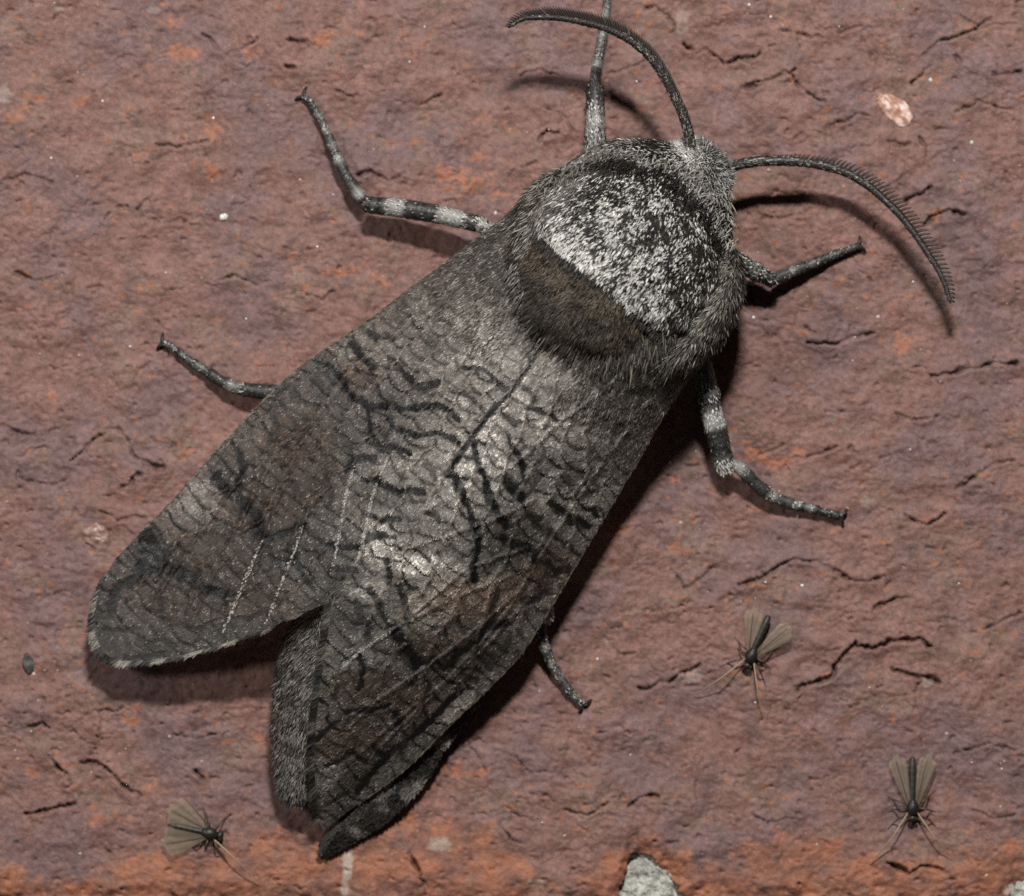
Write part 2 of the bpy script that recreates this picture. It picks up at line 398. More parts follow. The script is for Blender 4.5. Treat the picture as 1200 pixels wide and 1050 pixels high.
def brick_colour(X, Y, crk, h):
    n1 = fbm(X, Y, 120, 4, seed=3); n2 = fbm(X, Y, 28, 4, seed=6); n3 = fbm(X, Y, 7, 3, seed=14); n4 = fbm(X, Y, 60, 3, seed=17)
    base = np.array([0.210, 0.110, 0.090]); mauve = np.array([0.166, 0.099, 0.094]); tan = np.array([0.212, 0.130, 0.100]); org = np.array([0.32, 0.125, 0.066])
    f = sstep(-0.15, 0.35, n1 + 0.5 * n2)[..., None]
    c = base * (1 - f) + mauve * f
    f = (sstep(0.05, 0.45, n4 - 0.3 * n2) * 0.7)[..., None]; c = c * (1 - f) + tan * f
    dk = (sstep(0.18, 0.5, fbm(X, Y, 45, 3, seed=23)) * 0.35)[..., None]; c = c * (1 - dk) + np.array([0.12, 0.085, 0.085]) * dk
    c = c * (1 + 0.44 * n2 + 0.42 * n3 + 0.25 * fbm(X, Y, 3.6, 2, seed=27))[..., None]
    o = np.zeros_like(X)
    for cx, cy, rx, ry in ORANGE: o = np.maximum(o, blob(X, Y, cx, cy, rx, ry))
    o = sstep(0.38, 0.95, o * 0.72 + 1.15 * n2 + 0.7 * n3) * 0.8 * sstep(0.02, 0.25, o)
    o = np.maximum(o, sstep(0.30, 0.46, fbm(X, Y, 13, 3, seed=61) + 0.35 * n4 - 0.06) * 0.7)       # scattered flecks
    line = 1000 + 55 * fbm(X, X * 0 + 2.0, 130, 2, seed=77) - 55 * blob(X, X * 0, 470, 0, 120) - 20 * blob(X, X * 0, 880, 0, 110) + 30 * blob(X, X * 0, 640, 0, 70) + 30 * blob(X, X * 0, 60, 0, 90)
    o = np.maximum(o, sstep(-12, 14, Y - line + 26 * n2 + 8 * n3) * np.clip(0.62 + 0.9 * n2, 0, 0.95))
    o = np.clip(o, 0, 1)[..., None]
    c = c * (1 - o) + org * (1 + 0.3 * n3 + 0.25 * n2)[..., None] * o
    for cx, cy, rx, ry, a in PALE:
        p = (sstep(0.3, 0.7, blob(X, Y, cx, cy, rx, ry) + 0.3 * n3 + 0.2 * n2) * a)[..., None]
        c = c * (1 - p) + np.array([0.46, 0.40, 0.34]) * p
    crack_dark = np.clip(crk / 9, 0, 1)[..., None] * 0.62                                   # darker brown the deeper the crack
    c = c * np.array([0.88, 0.88, 0.90])
    return np.clip(c * (1 - crack_dark) + np.array([0.035, 0.022, 0.016]) * crack_dark, 0.01, 0.8)

wall = empty('brick_wall', 600, 525, 0)
tag(wall, kind='structure')

def make_brick(lo_y, hi_y, fine_y, fine, flip=False):
    xs = brick_axis(-900, 2100, -30, 1230, fine); ys = brick_axis(lo_y, hi_y, fine_y[0], fine_y[1], fine)
    X, Y = np.meshgrid(xs, ys, indexing='ij')
    h, crk = brick_height(X, Y)
    if not flip:
        e = edge_y(X + 5 * fbm(X, Y, 14, 3, seed=93)) - Y + 9 * fbm(X, Y, 16, 3, seed=91)
        h = h - 8 * (1 - sstep(0, 40, e)) * (1 + fbm(X, Y, 18, 3, seed=90)) - 90 * (1 - sstep(-14, 2, e))
    else:
        h = h - 10 * (1 - sstep(0, 40, Y - lo_y - 10)) - 80 * (1 - sstep(0, 14, Y - lo_y))
    mb = MB()
    mb.add(np.stack([X, Y, h], -1).reshape(-1, 3), grid_quads(*X.shape)[:, ::-1], None, brick_colour(X, Y, crk, h).reshape(-1, 3))
    return mb.build('brick', M_brick, wall), (xs, ys, h)

brick_obj, (bxs, bys, bh) = make_brick(-700, 1075, (-30, 1075), 1.7)
make_brick(1275, 1900, (1275, 1290), 9.0, flip=True)

def ground(x, y):
    i = np.clip(np.searchsorted(bxs, x), 0, len(bxs) - 1); j = np.clip(np.searchsorted(bys, y), 0, len(bys) - 1)
    return bh[i, j]

# mortar joint between the two bricks
X, Y = np.meshgrid(brick_axis(-900, 2100, 700, 1230, 2.5), brick_axis(985, 1300, 995, 1085, 2.5), indexing='ij')
mh = -12 + 6 * fbm(X, Y, 40, 3, seed=5) + 9 * fbm(X, Y, 13, 4, gain=0.65, seed=6)
g1 = fbm(X, Y, 7, 3, seed=8); g2 = fbm(X, Y, 26, 3, seed=9)
mc = np.array([0.40, 0.40, 0.36]) * (1 + 0.9 * g1 + 0.5 * g2)[..., None]
mc = mc * (1 - sstep(0.25, 0.4, g1 - .3 * g2) * 0.6)[..., None]
mb = MB(); mb.add(np.stack([X, Y, mh], -1).reshape(-1, 3), grid_quads(*X.shape)[:, ::-1], None, mc.reshape(-1, 3))
mb.build('mortar_joint', M_mortar, wall)

# grains set in the clay
def grain(mb, x, y, r, colr, hh=0.6):
    n = 7; th = np.linspace(0, 2 * np.pi, n, endpoint=False)
    z = float(ground(np.array([x]), np.array([y]))[0])
    rings = []
    for f, k in ((1.0, -0.4), (0.85, 0.35), (0.4, 0.8)):
        rr = r * f * rng.uniform(0.75, 1.2, n)
        rings.append(np.stack([x + rr * np.cos(th), y + rr * np.sin(th), z + r * hh * k + np.zeros(n)], 1))
    v = np.vstack(rings + [[[x, y, z + r * hh * 0.9]]])
    q = []; t = []
    for a in range(2):
        for m in range(n): q.append((a * n + m, a * n + (m + 1) % n, (a + 1) * n + (m + 1) % n, (a + 1) * n + m))
    for m in range(n): t.append((2 * n + m, 2 * n + (m + 1) % n, 3 * n))
    mb.add(v, q, t, np.array(colr) * rng.uniform(0.8, 1.15))

mb = MB()
for k in range(380):
    x, y = rng.uniform(-100, 1300), rng.uniform(-100, 1040)
    r = 0.5 + rng.exponential(0.5)
    grain(mb, x, y, min(r, 2.6), [(0.62, 0.55, 0.5), (0.45, 0.36, 0.32), (0.55, 0.52, 0.5), (0.42, 0.3, 0.2)][rng.integers(0, 4)])
for x, y in [(262,253),(372,289),(940,686),(885,823),(275,99),(250,138),(120,118),(60,185),(897,682),(935,605),(1002,395),(1070,330),(883,372),(746,95),(700,772)]:
    grain(mb, x, y, rng.uniform(1.0, 1.9), (0.75, 0.74, 0.72))
tag(mb.build('mineral_grain', M_grain, brick_obj, smooth=False), 'scattered pale mineral grains set in the fired clay', kind='stuff')
for x, y, rx, ry, ro, c in [(1048,127,30,16,0.65,(0.36,0.19,0.13)),(113,628,19,16,0.3,(0.20,0.11,0.088)),(262,254,6,5,0.0,(0.6,0.6,0.55))]:
    mb = MB(); z = float(ground(np.array([x]), np.array([y]))[0])
    th = np.linspace(0, 2 * np.pi, 40, endpoint=False); ph = np.linspace(0.02, 1.7, 16)
    P, T = np.meshgrid(ph, th, indexing='ij')
    ux, uy = np.sin(P) * np.cos(T), np.sin(P) * np.sin(T)
    f = 1 + 0.35 * fbm(ux * 30 + x, uy * 30 + y, 22, 3)
    lx, ly = rx * ux * f * 0.9, ry * uy * f * 0.9
    vx, vy = x + lx * math.cos(ro) - ly * math.sin(ro), y + lx * math.sin(ro) + ly * math.cos(ro)
    vh = z - 1.5 + 5 * np.cos(P) * f + 2.2 * fbm(vx, vy, 8, 2)
    pc = np.array(c) * (1 + 0.5 * fbm(vx, vy, 10, 3))[..., None] + (sstep(-0.1, 0.5, fbm(vx, vy, 11, 2, seed=3) + 0.3 * ux) * (0.3 if x > 200 else 0.08))[..., None]
    i = np.arange(15)[:, None] * 40; j = np.arange(40)[None, :]; j2 = (j + 1) % 40
    mb.add(np.stack([vx, vy, vh], -1).reshape(-1, 3), np.stack([i + j, i + 40 + j, i + 40 + j2, i + j2], -1).reshape(-1, 4), None, pc.reshape(-1, 3))
    mb.build('pebble', M_pebble, brick_obj)

# ------------------------------------------------------------------ moth
AX = np.array([-0.62, 0.785]); LT = np.array([0.785, 0.62])      # towards the tail / towards the right wing
moth = empty('moth', 640, 480, 0)
tag(moth, 'large grey furry moth with dark net-patterned wings resting on the brick', 'moth')

# --- wing pigment with painted-in shine and seam shade, traced in u
DARK = [  # (points, half width, strength)
 ([(631,410),(604,456),(577,483),(548,521),(532,546)],3.0,.9),  # valley where the wings meet, its shade painted as a dark line
 ([(414,404),(427,420),(440,432)],4.5,.9),([(385,429),(402,444),(411,462),(433,475),(463,478),(491,479),(509,475),(527,481),(538,493)],4.2,.95),
 ([(466,429),(481,444),(494,455),(515,450)],4.2,.85),([(545,432),(567,435),(582,447),(594,456)],3.6,.9),([(530,459),(549,464),(561,475),(570,484)],3.2,.75),
 ([(472,502),(491,511),(509,508),(527,511),(539,520)],4,.9),([(433,478),(436,502),(445,520),(454,523),(472,526),(481,531)],3.8,.9),([(460,484),(460,502),(451,517)],3,.7),
 ([(408,551),(422,538),(442,536)],4,.85),([(433,389),(442,398)],4.5,.8),([(454,392),(463,398)],3.5,.6),([(545,395),(555,401)],4,.6),
 ([(439,561),(456,570),(475,574),(498,575)],4.2,.95),([(435,603),(452,608),(470,607)],4,.9),([(430,633),(437,628),(450,625),(464,628)],3.5,.9),([(380,635),(397,639),(424,639)],3.6,.9),
 ([(391,666),(405,664),(420,668)],3.6,.8),([(525,553),(538,565),(544,578),(551,597),(559,616),(561,637),(556,658),(556,677)],5,.95),([(569,565),(574,586),(582,597),(593,616)],4.5,.9),
 ([(498,546),(506,551),(512,560)],3,.6),([(510,599),(517,610)],3.5,.6),([(456,655),(458,668),(460,681)],4,.9),([(470,685),(477,704),(479,727)],4,.8),([(437,689),(447,706),(456,729),(464,736)],4,.85),
 ([(424,717),(435,732),(436,745)],4,.7),([(257,559),(269,575),(282,584),(298,598),(305,611),(305,627)],7.5,.95),([(282,529),(287,550),(282,566)],5,.8),([(307,630),(328,627),(346,618),(358,612)],4.5,.9),
 ([(326,653),(346,653),(354,648)],3.2,.8),([(200,669),(223,678),(237,687),(269,694),(283,694)],5.5,.9),([(350,660),(360,675),(369,689)],4,.75),([(310,640),(308,660)],4,.5),
 ([(269,723),(296,721),(310,716)],2.4,.7),([(172,622),(184,642),(190,657)],9,.9),([(169,672),(195,665),(214,669),(230,676)],5.5,.9),([(172,650),(163,676),(138,690),(132,714)],6,.85),
 ([(218,731),(232,735),(245,733),(254,726)],3,.7),([(125,737),(142,737),(161,735)],3.5,.6),([(191,726),(193,707),(190,690)],2.2,.6),([(218,728),(224,707),(222,690)],2.4,.6),
 ([(165,745),(180,752),(195,748),(210,756)],2.8,.6),([(150,770),(170,768),(195,764)],3.5,.6),([(230,755),(240,740)],2.4,.6),([(260,745),(262,732)],2.4,.5),
 ([(421,702),(429,725)],3.6,.7),([(465,734),(474,750),(486,767),(493,772)],7,.95),([(490,778),(507,770),(524,778),(535,767)],5,.9),([(424,765),(428,776),(427,795),(422,805)],4,.85),
 ([(410,831),(436,828),(459,822)],3.4,.9),([(465,833),(472,849)],4.5,.85),([(373,864),(389,849),(402,841)],3.2,.8),([(385,894),(402,887),(413,877),(425,885),(432,890)],3.4,.85),
 ([(440,871),(449,881)],4.5,.8),([(420,925),(451,887),(474,868),(497,850),(518,830),(540,806)],4.2,.9),([(590,628),(602,637),(621,639),(627,656)],5.5,.9),
 ([(537,763),(556,750),(571,734),(592,727)],5.5,.9),([(543,788),(560,797)],4,.7),([(642,656),(651,668),(667,664)],4,.8),([(577,725),(579,704),(585,690)],4,.7),
 ([(556,516),(562,543),(571,565),(581,592)],3.8,.95),([(596,516),(611,540),(614,565)],3.8,.9),([(593,562),(602,572),(611,580)],7,.9),([(648,589),(669,604),(690,616)],5,.9),
 ([(587,629),(608,638)],4,.7),([(614,455),(629,470)],3.2,.7),([(617,479),(635,482),(651,491)],3.2,.85),([(593,488),(605,500)],3.6,.75),([(529,552),(538,574)],4,.8),
 ([(385,560),(392,575),(388,590)],3.5,.6),([(365,500),(352,520)],3,.4),([(330,540),(345,555),(350,575)],3,.4),([(620,600),(632,618),(648,625)],5,.7),([(640,690),(626,700),(612,702)],4,.7),
 ([(575,780),(560,765)],4,.6),([(600,745),(590,760)],4,.5),([(385,940),(410,925)],3,.6),([(395,815),(400,800)],3,.6),([(452,790),(440,800),(436,815)],3,.5),([(505,800),(500,815)],3.5,.7),
 ([(610,585),(625,570),(632,552)],3.5,.5),([(665,560),(672,575),(690,580)],4,.5),([(690,520),(700,535)],4,.4),([(470,350),(478,360)],4,.5),([(510,345),(518,362),(512,378)],5,.45),([(500,395),(515,412)],5,.4),
 ([(340,455),(352,468)],5,.5),([(318,480),(328,500),(322,515)],5,.55),([(368,440),(378,455)],4.5,.5),([(345,490),(352,505)],4,.4),
]
VEINS_L = [[(579,341),(573,368),(564,389),(552,411),(542,426),(525,450),(506,481),(491,511),(481,545),(470,575)],[(455,540),(441,575),(434,605),(428,632),(423,652)],
           [(418,545),(410,570),(404,605),(398,640),(391,672)],[(395,545),(370,590),(358,614),(350,640),(338,670),(326,700),(316,727)],[(345,560),(325,600),(310,633),(290,680),(275,715),(266,737)],
           [(315,550),(285,610),(255,670),(225,735)],[(300,540),(255,600),(215,655),(180,710)],[(560,300),(500,370),(430,430),(370,500),(335,545)]]
VEINS_R = [[(625,585),(580,607),(536,622),(505,632),(479,640)],[(620,640),(560,660),(529,679),(509,696),(484,719)],[(600,672),(530,700),(459,737),(432,755),(404,778)],
           [(610,690),(540,750),(470,800),(400,845)],[(615,705),(555,770),(480,830),(400,900)],[(740,430),(700,462),(650,500),(620,530),(585,556)],[(760,470),(700,550),(640,640),(590,720),(520,800),(440,880)]]
GLINT_L = [VEINS_L[0][1:5], VEINS_L[2], VEINS_L[3][2:], VEINS_L[4][2:], VEINS_L[1]]  # vein runs whose silver shine is painted into the colour
GLINT_R = [VEINS_R[0][2:], VEINS_R[2][2:], VEINS_R[1][2:]]
PALE_AND_SHINE = [(600,440,70,45,.5),(535,470,60,50,.4),(520,560,60,60,.55),(448,640,20,24,1.7),(452,606,18,10,.9),(470,655,16,10,.8),(640,500,40,35,.45),(232,585,34,30,1.2),(575,540,30,40,.6),(560,390,40,45,.45),(460,545,35,25,.4),  # pale areas; the strongest, near the tornus, paint in the flash highlight
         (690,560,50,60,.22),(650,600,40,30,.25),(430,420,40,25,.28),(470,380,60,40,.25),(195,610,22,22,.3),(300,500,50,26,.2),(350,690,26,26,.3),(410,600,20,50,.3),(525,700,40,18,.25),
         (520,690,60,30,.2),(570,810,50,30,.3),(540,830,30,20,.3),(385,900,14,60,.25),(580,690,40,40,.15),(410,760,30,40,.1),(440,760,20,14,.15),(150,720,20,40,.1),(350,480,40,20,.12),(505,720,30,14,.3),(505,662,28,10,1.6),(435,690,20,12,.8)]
BROWN = [(345,520,50,40),(335,590,36,40),(300,600,40,30),(250,650,50,36),(215,705,60,30),(300,700,50,30),(550,700,60,30),(520,760,50,24),(470,820,50,24),(420,860,40,24),(400,870,40,20),(600,690,30,20),(420,440,20,14),(640,660,30,24),(370,540,30,50),(430,800,40,20)]
CHAR = [(265,560,26,22),(175,640,26,26),(600,610,36,34),(590,650,44,22),(490,760,26,16),(420,720,30,30),(560,765,60,16),(530,790,50,16),(330,470,40,20),(120,720,12,50),(400,955,40,20),(380,700,22,14)]

def wing_pigment_and_light(X, Y, veins, glints, side):
    tone = np.full(X.shape, 0.14)
    for cx, cy, rx, ry, a in PALE_AND_SHINE: tone += a * 0.85 * blob(X, Y, cx, cy, rx, ry)
    br = np.zeros_like(X); ch = np.zeros_like(X)
    for cx, cy, rx, ry in BROWN: br = np.maximum(br, blob(X, Y, cx, cy, rx, ry))
    for cx, cy, rx, ry in CHAR: ch = np.maximum(ch, blob(X, Y, cx, cy, rx, ry))
    al = (X - 600) * AX[0] + (Y - 300) * AX[1]; ac = (X - 600) * LT[0] + (Y - 300) * LT[1]
    n1 = fbm(X, Y, 40, 4, seed=3 + side); n2 = fbm(X, Y, 13, 3, seed=11 + side); n3 = fbm(X, Y, 5, 2, seed=19 + side)
    tone = tone * (0.86, 1.22)[side] * (1 - 0.32 * (1 - side) * sstep(330, 470, al)) * (1 + 0.6 * n1 + 0.6 * n2) * (1 - 0.62 * ch) * (1 - 0.3 * (1 - side) * br) + 0.05 * n3  # side factor lightens the right wing's colour to offset its weaker lighting
    jx = 3.0 * fbm(X, Y, 12, 2, seed=71); jy = 3.0 * fbm(X, Y, 12, 2, seed=73)
    ln = np.zeros_like(X)
    for pts, w, a in DARK:
        p = smooth_poly(pts, 5)
        m = (X > p[:, 0].min() - 24) & (X < p[:, 0].max() + 24) & (Y > p[:, 1].min() - 24) & (Y < p[:, 1].max() + 24)
        if not m.any(): continue
        d = line_dist(X[m] + jx[m], Y[m] + jy[m], p, 22)
        ww = w * 1.12 * (1.0 + 0.6 * n2[m])
        ln[m] = np.maximum(ln[m], a * (1 - sstep(ww * 0.5, ww * 1.3, d)))
    # fainter irregular network between the strong lines
    vor = np.minimum(np.abs(fbm(X, Y, 34, 2, seed=91 + side)), np.abs(fbm(X, Y, 26, 2, seed=191 + side)) * 1.3)
    net = (1 - sstep(0.01, 0.085, vor)) * sstep(-0.25, 0.15, fbm(X, Y, 60, 2, seed=95))
    ln = np.maximum(ln, 0.45 * net)
    fan = np.arctan2(ac, al + 260) * 420
    # wavy cross-bars, broken and shifted at every vein
    sv = (fan + 12 * n1) / 26 + 40; sid = np.floor(sv).astype(int); sf = sv - sid
    rr_ = np.random.default_rng(60 + side); off = rr_.random(128); dens = rr_.uniform(0.85, 1.25, 128)
    g = al / 19 * dens[sid & 127] + off[sid & 127] * 3 + 0.55 * fbm(X, Y, 50, 2, seed=131) + 1.1 * (sf - 0.5) ** 2 + 0.10 * n2
    gi = np.floor(g).astype(int); gf = np.abs(g - gi - 0.5)
    on = rr_.random((128, 128))[sid & 127, gi & 127]
    bar = (1 - sstep(0.06, 0.14, gf + 0.07 * n2)) * (0.7 + 0.3 * on) * (on > 0.05) * (1 - 0.4 * br)
    sd_ = np.minimum(sf, 1 - sf) * 26; seam = (1 - sstep(0.8, 2.4, sd_)) * sstep(20, 120, al)          # veins: fine pale ridges
    far = sstep(40, 170, al) * (0.72 + 0.28 * sstep(-0.25, 0.15, fbm(X, Y, 80, 2, seed=99)))
    ln = np.maximum(ln, bar * far) * (1 - 0.2 * seam)
    tone = tone * (1 + 0.5 * seam)
    tone = tone * (0.82 + 0.3 * sstep(0.2, 0.35, gf) * (1 - sstep(0.36, 0.5, gf)) + 0.15 * np.sin(np.pi * sf))
    gl = np.zeros_like(X); vd = np.full(X.shape, 50.0)
    for p in veins: vd = np.minimum(vd, line_dist(X, Y, smooth_poly(p, 5), 24))
    vd = np.minimum(vd, np.where(al > 40, sd_, 50.0))
    for p in glints: gl = np.maximum(gl, (1 - sstep(0.6, 1.7, line_dist(X, Y, smooth_poly(p, 5), 10))) * (0.55 + 0.45 * sstep(-0.2, 0.2, fbm(X, Y, 22, 2, seed=44))))
    tone = np.clip(tone, 0.03, 1.0)
    grey_d, grey_l = np.array([0.026, 0.0255, 0.0235]), np.array([0.25, 0.244, 0.226])
    brn_d, brn_l = np.array([0.036, 0.028, 0.023]), np.array([0.165, 0.126, 0.100])
    t = tone[..., None]; b = (np.clip(br * 1.35 + 0.3 * n1, 0, 1))[..., None]
    c = (grey_d * (1 - t) + grey_l * t) * (1 - b) + (brn_d * (1 - t) + brn_l * t) * b
    l = ln[..., None]
    l = np.clip(l * 1.08, 0, 1)
    c = c * (1 - l) + np.array([0.006, 0.0058, 0.0055]) * l
    return c, tone * (1 - ln), ln, gl, vd, br

def coons(costa, inner, base, outer, nu, nv):
    c = resample(costa, nu); i = resample(inner, nu); b = resample(base, nv); o = resample(outer, nv)
    u = np.linspace(0, 1, nu)[:, None, None]; v = np.linspace(0, 1, nv)[None, :, None]
    return ((1 - v) * c[:, None] + v * i[:, None] + (1 - u) * b[None] + u * o[None]
            - ((1 - u) * (1 - v) * c[0] + (1 - u) * v * i[0] + u * (1 - v) * c[-1] + u * v * i[-1]))

def make_wing(name, costa, inner, outer, veins, glints, side, nu=400, nv=260, nsc=70000, bulge=14):
    base = [costa[0], tuple((np.array(costa[0]) * .5 + np.array(inner[0]) * .5) + np.array([0, 0, 18])), inner[0]]
    P = coons(costa, inner, base, outer, nu, nv)
    U, V = np.meshgrid(np.linspace(0, 1, nu), np.linspace(0, 1, nv), indexing='ij')
    X, Y = P[..., 0], P[..., 1]
    c, tone, ln, gl, vd, br = wing_pigment_and_light(X, Y, veins, glints, side)
    edge = np.minimum(np.minimum(V * 6, (1 - U) * 6), 1)
    H = P[..., 2] + bulge * np.sin(np.pi * V) ** 0.8 * (1 - 0.4 * U)
    H += edge * (1.9 * np.exp(-(vd / 2.6) ** 2) - 1.5 * np.exp(-((vd - 10) / 9) ** 2))
    H += edge * (3.2 * fbm(X, Y, 46, 3, seed=side * 3.3) + 1.6 * fbm(X, Y, 15, 2, seed=side * 5)) - 1.3 * ln + 0.35 * fbm(X, Y, 4, 2, seed=9)
    # little domed cells that catch the flash near the tornus
    H += edge * (6 * blob(X, Y, 452, 640, 26, 22) + 4 * blob(X, Y, 505, 665, 40, 10, -0.4) + 3 * blob(X, Y, 445, 605, 16, 10))
    P = np.stack([X, Y, H], -1)
    c = np.clip(c * (1 + 1.2 * gl[..., None]), 0, 0.5)
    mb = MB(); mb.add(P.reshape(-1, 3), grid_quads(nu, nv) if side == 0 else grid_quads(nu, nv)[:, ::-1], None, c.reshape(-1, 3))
    w = mb.build(name, M_wing, moth)
    # scales
    mb = MB()
    du = unit(np.gradient(P, axis=0)); dv = np.gradient(P, axis=1)
    nr = unit(np.cross(du, dv)); nr = nr * np.sign(nr[..., 2:3] + 1e-9)
    ar = np.linalg.norm(np.cross(np.gradient(P, axis=0), dv), axis=-1)[:-1, :-1].ravel(); ar /= ar.sum()
    idx = rng.choice(len(ar), nsc, p=ar)
    iu, iv = idx // (nv - 1), idx % (nv - 1)
    root = P[iu, iv] + rng.uniform(-.9, .9, (nsc, 3)) * [1, 1, 0.15]
    n_ = nr[iu, iv]; d = du[iu, iv]
    sdv = np.cross(d, n_)
    tn = tone[iu, iv]; l_ = ln[iu, iv]; g_ = gl[iu, iv]
    basef = 1 - sstep(0.0, 0.28, U[iu, iv])
    d = d + sdv * rng.normal(0, 0.28, (nsc, 1)) + n_ * (rng.uniform(0.03, 0.17, (nsc, 1)) + 0.2 * basef[:, None] * rng.random((nsc, 1)))
    n2 = unit(n_ + rng.normal(0, 0.10, (nsc, 3)))
    cc = c[iu, iv].copy()
    clump = sstep(-0.12, 0.3, fbm(root[:, 0], root[:, 1], 9, 2, seed=66))
    bright = rng.random(nsc) < np.clip(0.07 * (0.3 + clump) + 0.85 * tn ** 1.5 * (0.3 + 1.2 * clump), 0, 0.75) * (1 - np.clip(2.0 * l_, 0, 1))
    gb_ = rng.random(nsc) < g_ * 0.75
    bright |= gb_
    f = rng.uniform(0.65, 1.2, (nsc, 1)); cc = cc * f
    pale = np.array([0.21, 0.206, 0.192]) * rng.uniform(0.4, 1.4, (nsc, 1))
    b_ = br[iu, iv][:, None]; pale = pale * (1 - b_ * np.array([0.22, 0.34, 0.42]))
    pale = pale * (0.85 + 0.25 * sstep(0.2, 0.5, tn) + 1.9 * sstep(0.7, 1.15, tn))[:, None]  # palest tones get extra-bright scales, a painted flash highlight
    pale[gb_] = np.array([0.30, 0.294, 0.275]) * rng.uniform(.7, 1.3, (gb_.sum(), 1))  # vein shine painted as brighter scales
    cc[bright] = pale[bright]
    keep = ~((U[iu, iv] > 0.992) | (V[iu, iv] < 0.004)) & (bright | (rng.random(nsc) < 0.5 + 0.5 * basef))
    L = rng.uniform(1.9, 3.3, nsc) * (1 + 1.6 * basef * rng.random(nsc)); W = rng.uniform(1.0, 1.7, nsc) * (1 - 0.25 * basef)
    scales(mb, (root + n_ * 0.25)[keep], d[keep], n2[keep], L[keep], W[keep], cc[keep])
    # shaggy hair lying back over the wing root
    nh = 3000; iu = (nu * 0.22 * rng.random(nh) ** 1.3).astype(int); iv = rng.integers(2, int(nv * 0.72), nh)
    hz = fbm(P[iu, iv, 0], P[iu, iv, 1], 18, 2, seed=27)
    d = du[iu, iv] + nr[iu, iv] * rng.uniform(0.05, 0.35, (nh, 1)) + rng.normal(0, 0.16, (nh, 3))
    fc = np.where((rng.random(nh) < 0.4 + 0.8 * hz)[:, None], np.array([0.17, 0.16, 0.14]), np.array([0.04, 0.036, 0.031])) * rng.uniform(0.4, 1.5, (nh, 1))
    blades(mb, P[iu, iv], d, nr[iu, iv], rng.uniform(5, 10, nh), rng.uniform(0.8, 1.4, nh), fc, 0.25)
    # fringe on the outer margin
    nf = 2600
    iv = rng.integers(int(nv * 0.05), nv, nf); row = rng.integers(1, 4, nf)
    root = P[nu - row, iv]; d = du[nu - 2, iv]
    lat = unit(np.gradient(P[nu - 1], axis=0))[iv]
    d = d - 0.0 * lat + rng.normal(0, 0.14, (nf, 3))
    sarc = np.cumsum(np.linalg.norm(np.diff(P[-1], axis=0, prepend=P[-1][:1]), axis=1))[iv]
    band = np.sin(sarc / 46 * 2 * np.pi + 1.5 * fbm(sarc, sarc * 0, 60, 2)) > 0.15
    fc = np.where(band[:, None], np.array([0.12, 0.115, 0.102]) * (1.15 - 0.6 * side), np.array([0.02, 0.019, 0.017])) * rng.uniform(0.4, 1.6, (nf, 1))
    blades(mb, root, d, nr[nu - 2, iv], rng.uniform(6, 11, nf), rng.uniform(1.2, 2.0, nf), fc, 0.1)
    # hairs along the leading edge
    nf = 1800
    iu = rng.integers(2, nu - 30, nf); root = P[iu, 0]
    d = du[iu, 0] + 0.35 * unit(P[iu, 0] - P[iu, 6]) * rng.random((nf, 1)) + rng.normal(0, 0.1, (nf, 3))
    fc = np.array([0.075, 0.066, 0.05]) * rng.uniform(0.3, 1.8, (nf, 1))
    blades(mb, root, d, nr[iu, 2], rng.uniform(4, 8, nf), rng.uniform(1.0, 1.7, nf), fc, 0.1)
    tag(mb.build('wing_scales', M_scale, w, smooth=False), kind='stuff')
    return w, P, nr, du

INNER = [(676,392,140),(642,414,158),(604,456,166),(577,483,165),(548,521,161),(525,560,156),(503,600,151),(480,640,146),(455,668,141),(424,690,137),(392,703,133)]
wl, PL, NL, DL = make_wing('forewing',
    [(618,232,112),(590,258,100),(560,282,92),(500,327,82),(430,379,72),(380,413,67),(335,447,64),(285,497,61),(240,547,60),(200,592,58),(165,626,55),(137,655,50)],
    INNER,
    [(137,655,50),(121,684,44),(112,714,40),(113,746,40),(124,767,42),(145,775,46),(178,773,54),(215,767,64),(255,756,76),(290,745,88),(320,735,102),(345,722,113),(370,712,124),(392,703,136)],
    VEINS_L, GLINT_L, 0)
INNER_R = [(x - 2, y - 3, h + 2) for x, y, h in INNER]
INNER_R[-1] = (390, 704, 139)
wr, PR, NR, DR = make_wing('forewing',
    [(840,404,128),(803,448,116),(772,493,98),(746,540,82),(715,592,74),(680,651,70),(648,705,66),(612,762,62),(575,802,57),(531,844,51),(474,900,42),(408,950,30),(380,972,26)],
    INNER_R,
    [(380,972,26),(373,956,34),(369,925,56),(368,885,78),(371,842,98),(377,800,114),(383,757,126),(388,725,134),(390,704,139)],
    VEINS_R, GLINT_R, 1)

# --- hindwing showing below the right forewing, its tip folded towards the brick
hw_c = [(640,690,40),(600,760,34),(560,826,28),(524,874,23),(503,910,19),(481,937,16),(445,969,12),(401,995,8),(380,1006,6)]
hw_i = [(520,660,70),(500,740,62),(480,800,52),(450,850,42),(430,890,34),(410,925,26),(392,955,20),(380,975,16),(373,990,11)]
Q = coons(hw_c, hw_i, [hw_c[0], (580,672,58), hw_i[0]], [hw_c[-1], (375,1000,8), hw_i[-1]], 150, 60)
X, Y = Q[..., 0], Q[..., 1]
nn_ = fbm(X, Y, 16, 3, seed=5); md = fbm(X, Y, 34, 2, seed=6)
hc = np.array([0.018, 0.0165, 0.0145]) * (1 + 0.8 * nn_)[..., None] + (0.075 * sstep(0.05, 0.35, md))[..., None] * (1 + nn_)[..., None]
Q[..., 2] += 2 * fbm(X, Y, 30, 2) + 4 * np.sin(np.linspace(0, np.pi, 60))[None, :]
mb = MB(); mb.add(Q.reshape(-1, 3), grid_quads(150, 60)[:, ::-1], None, hc.reshape(-1, 3))
k = 5000; iu = rng.integers(40, 149, k); iv = rng.integers(0, 40, k)
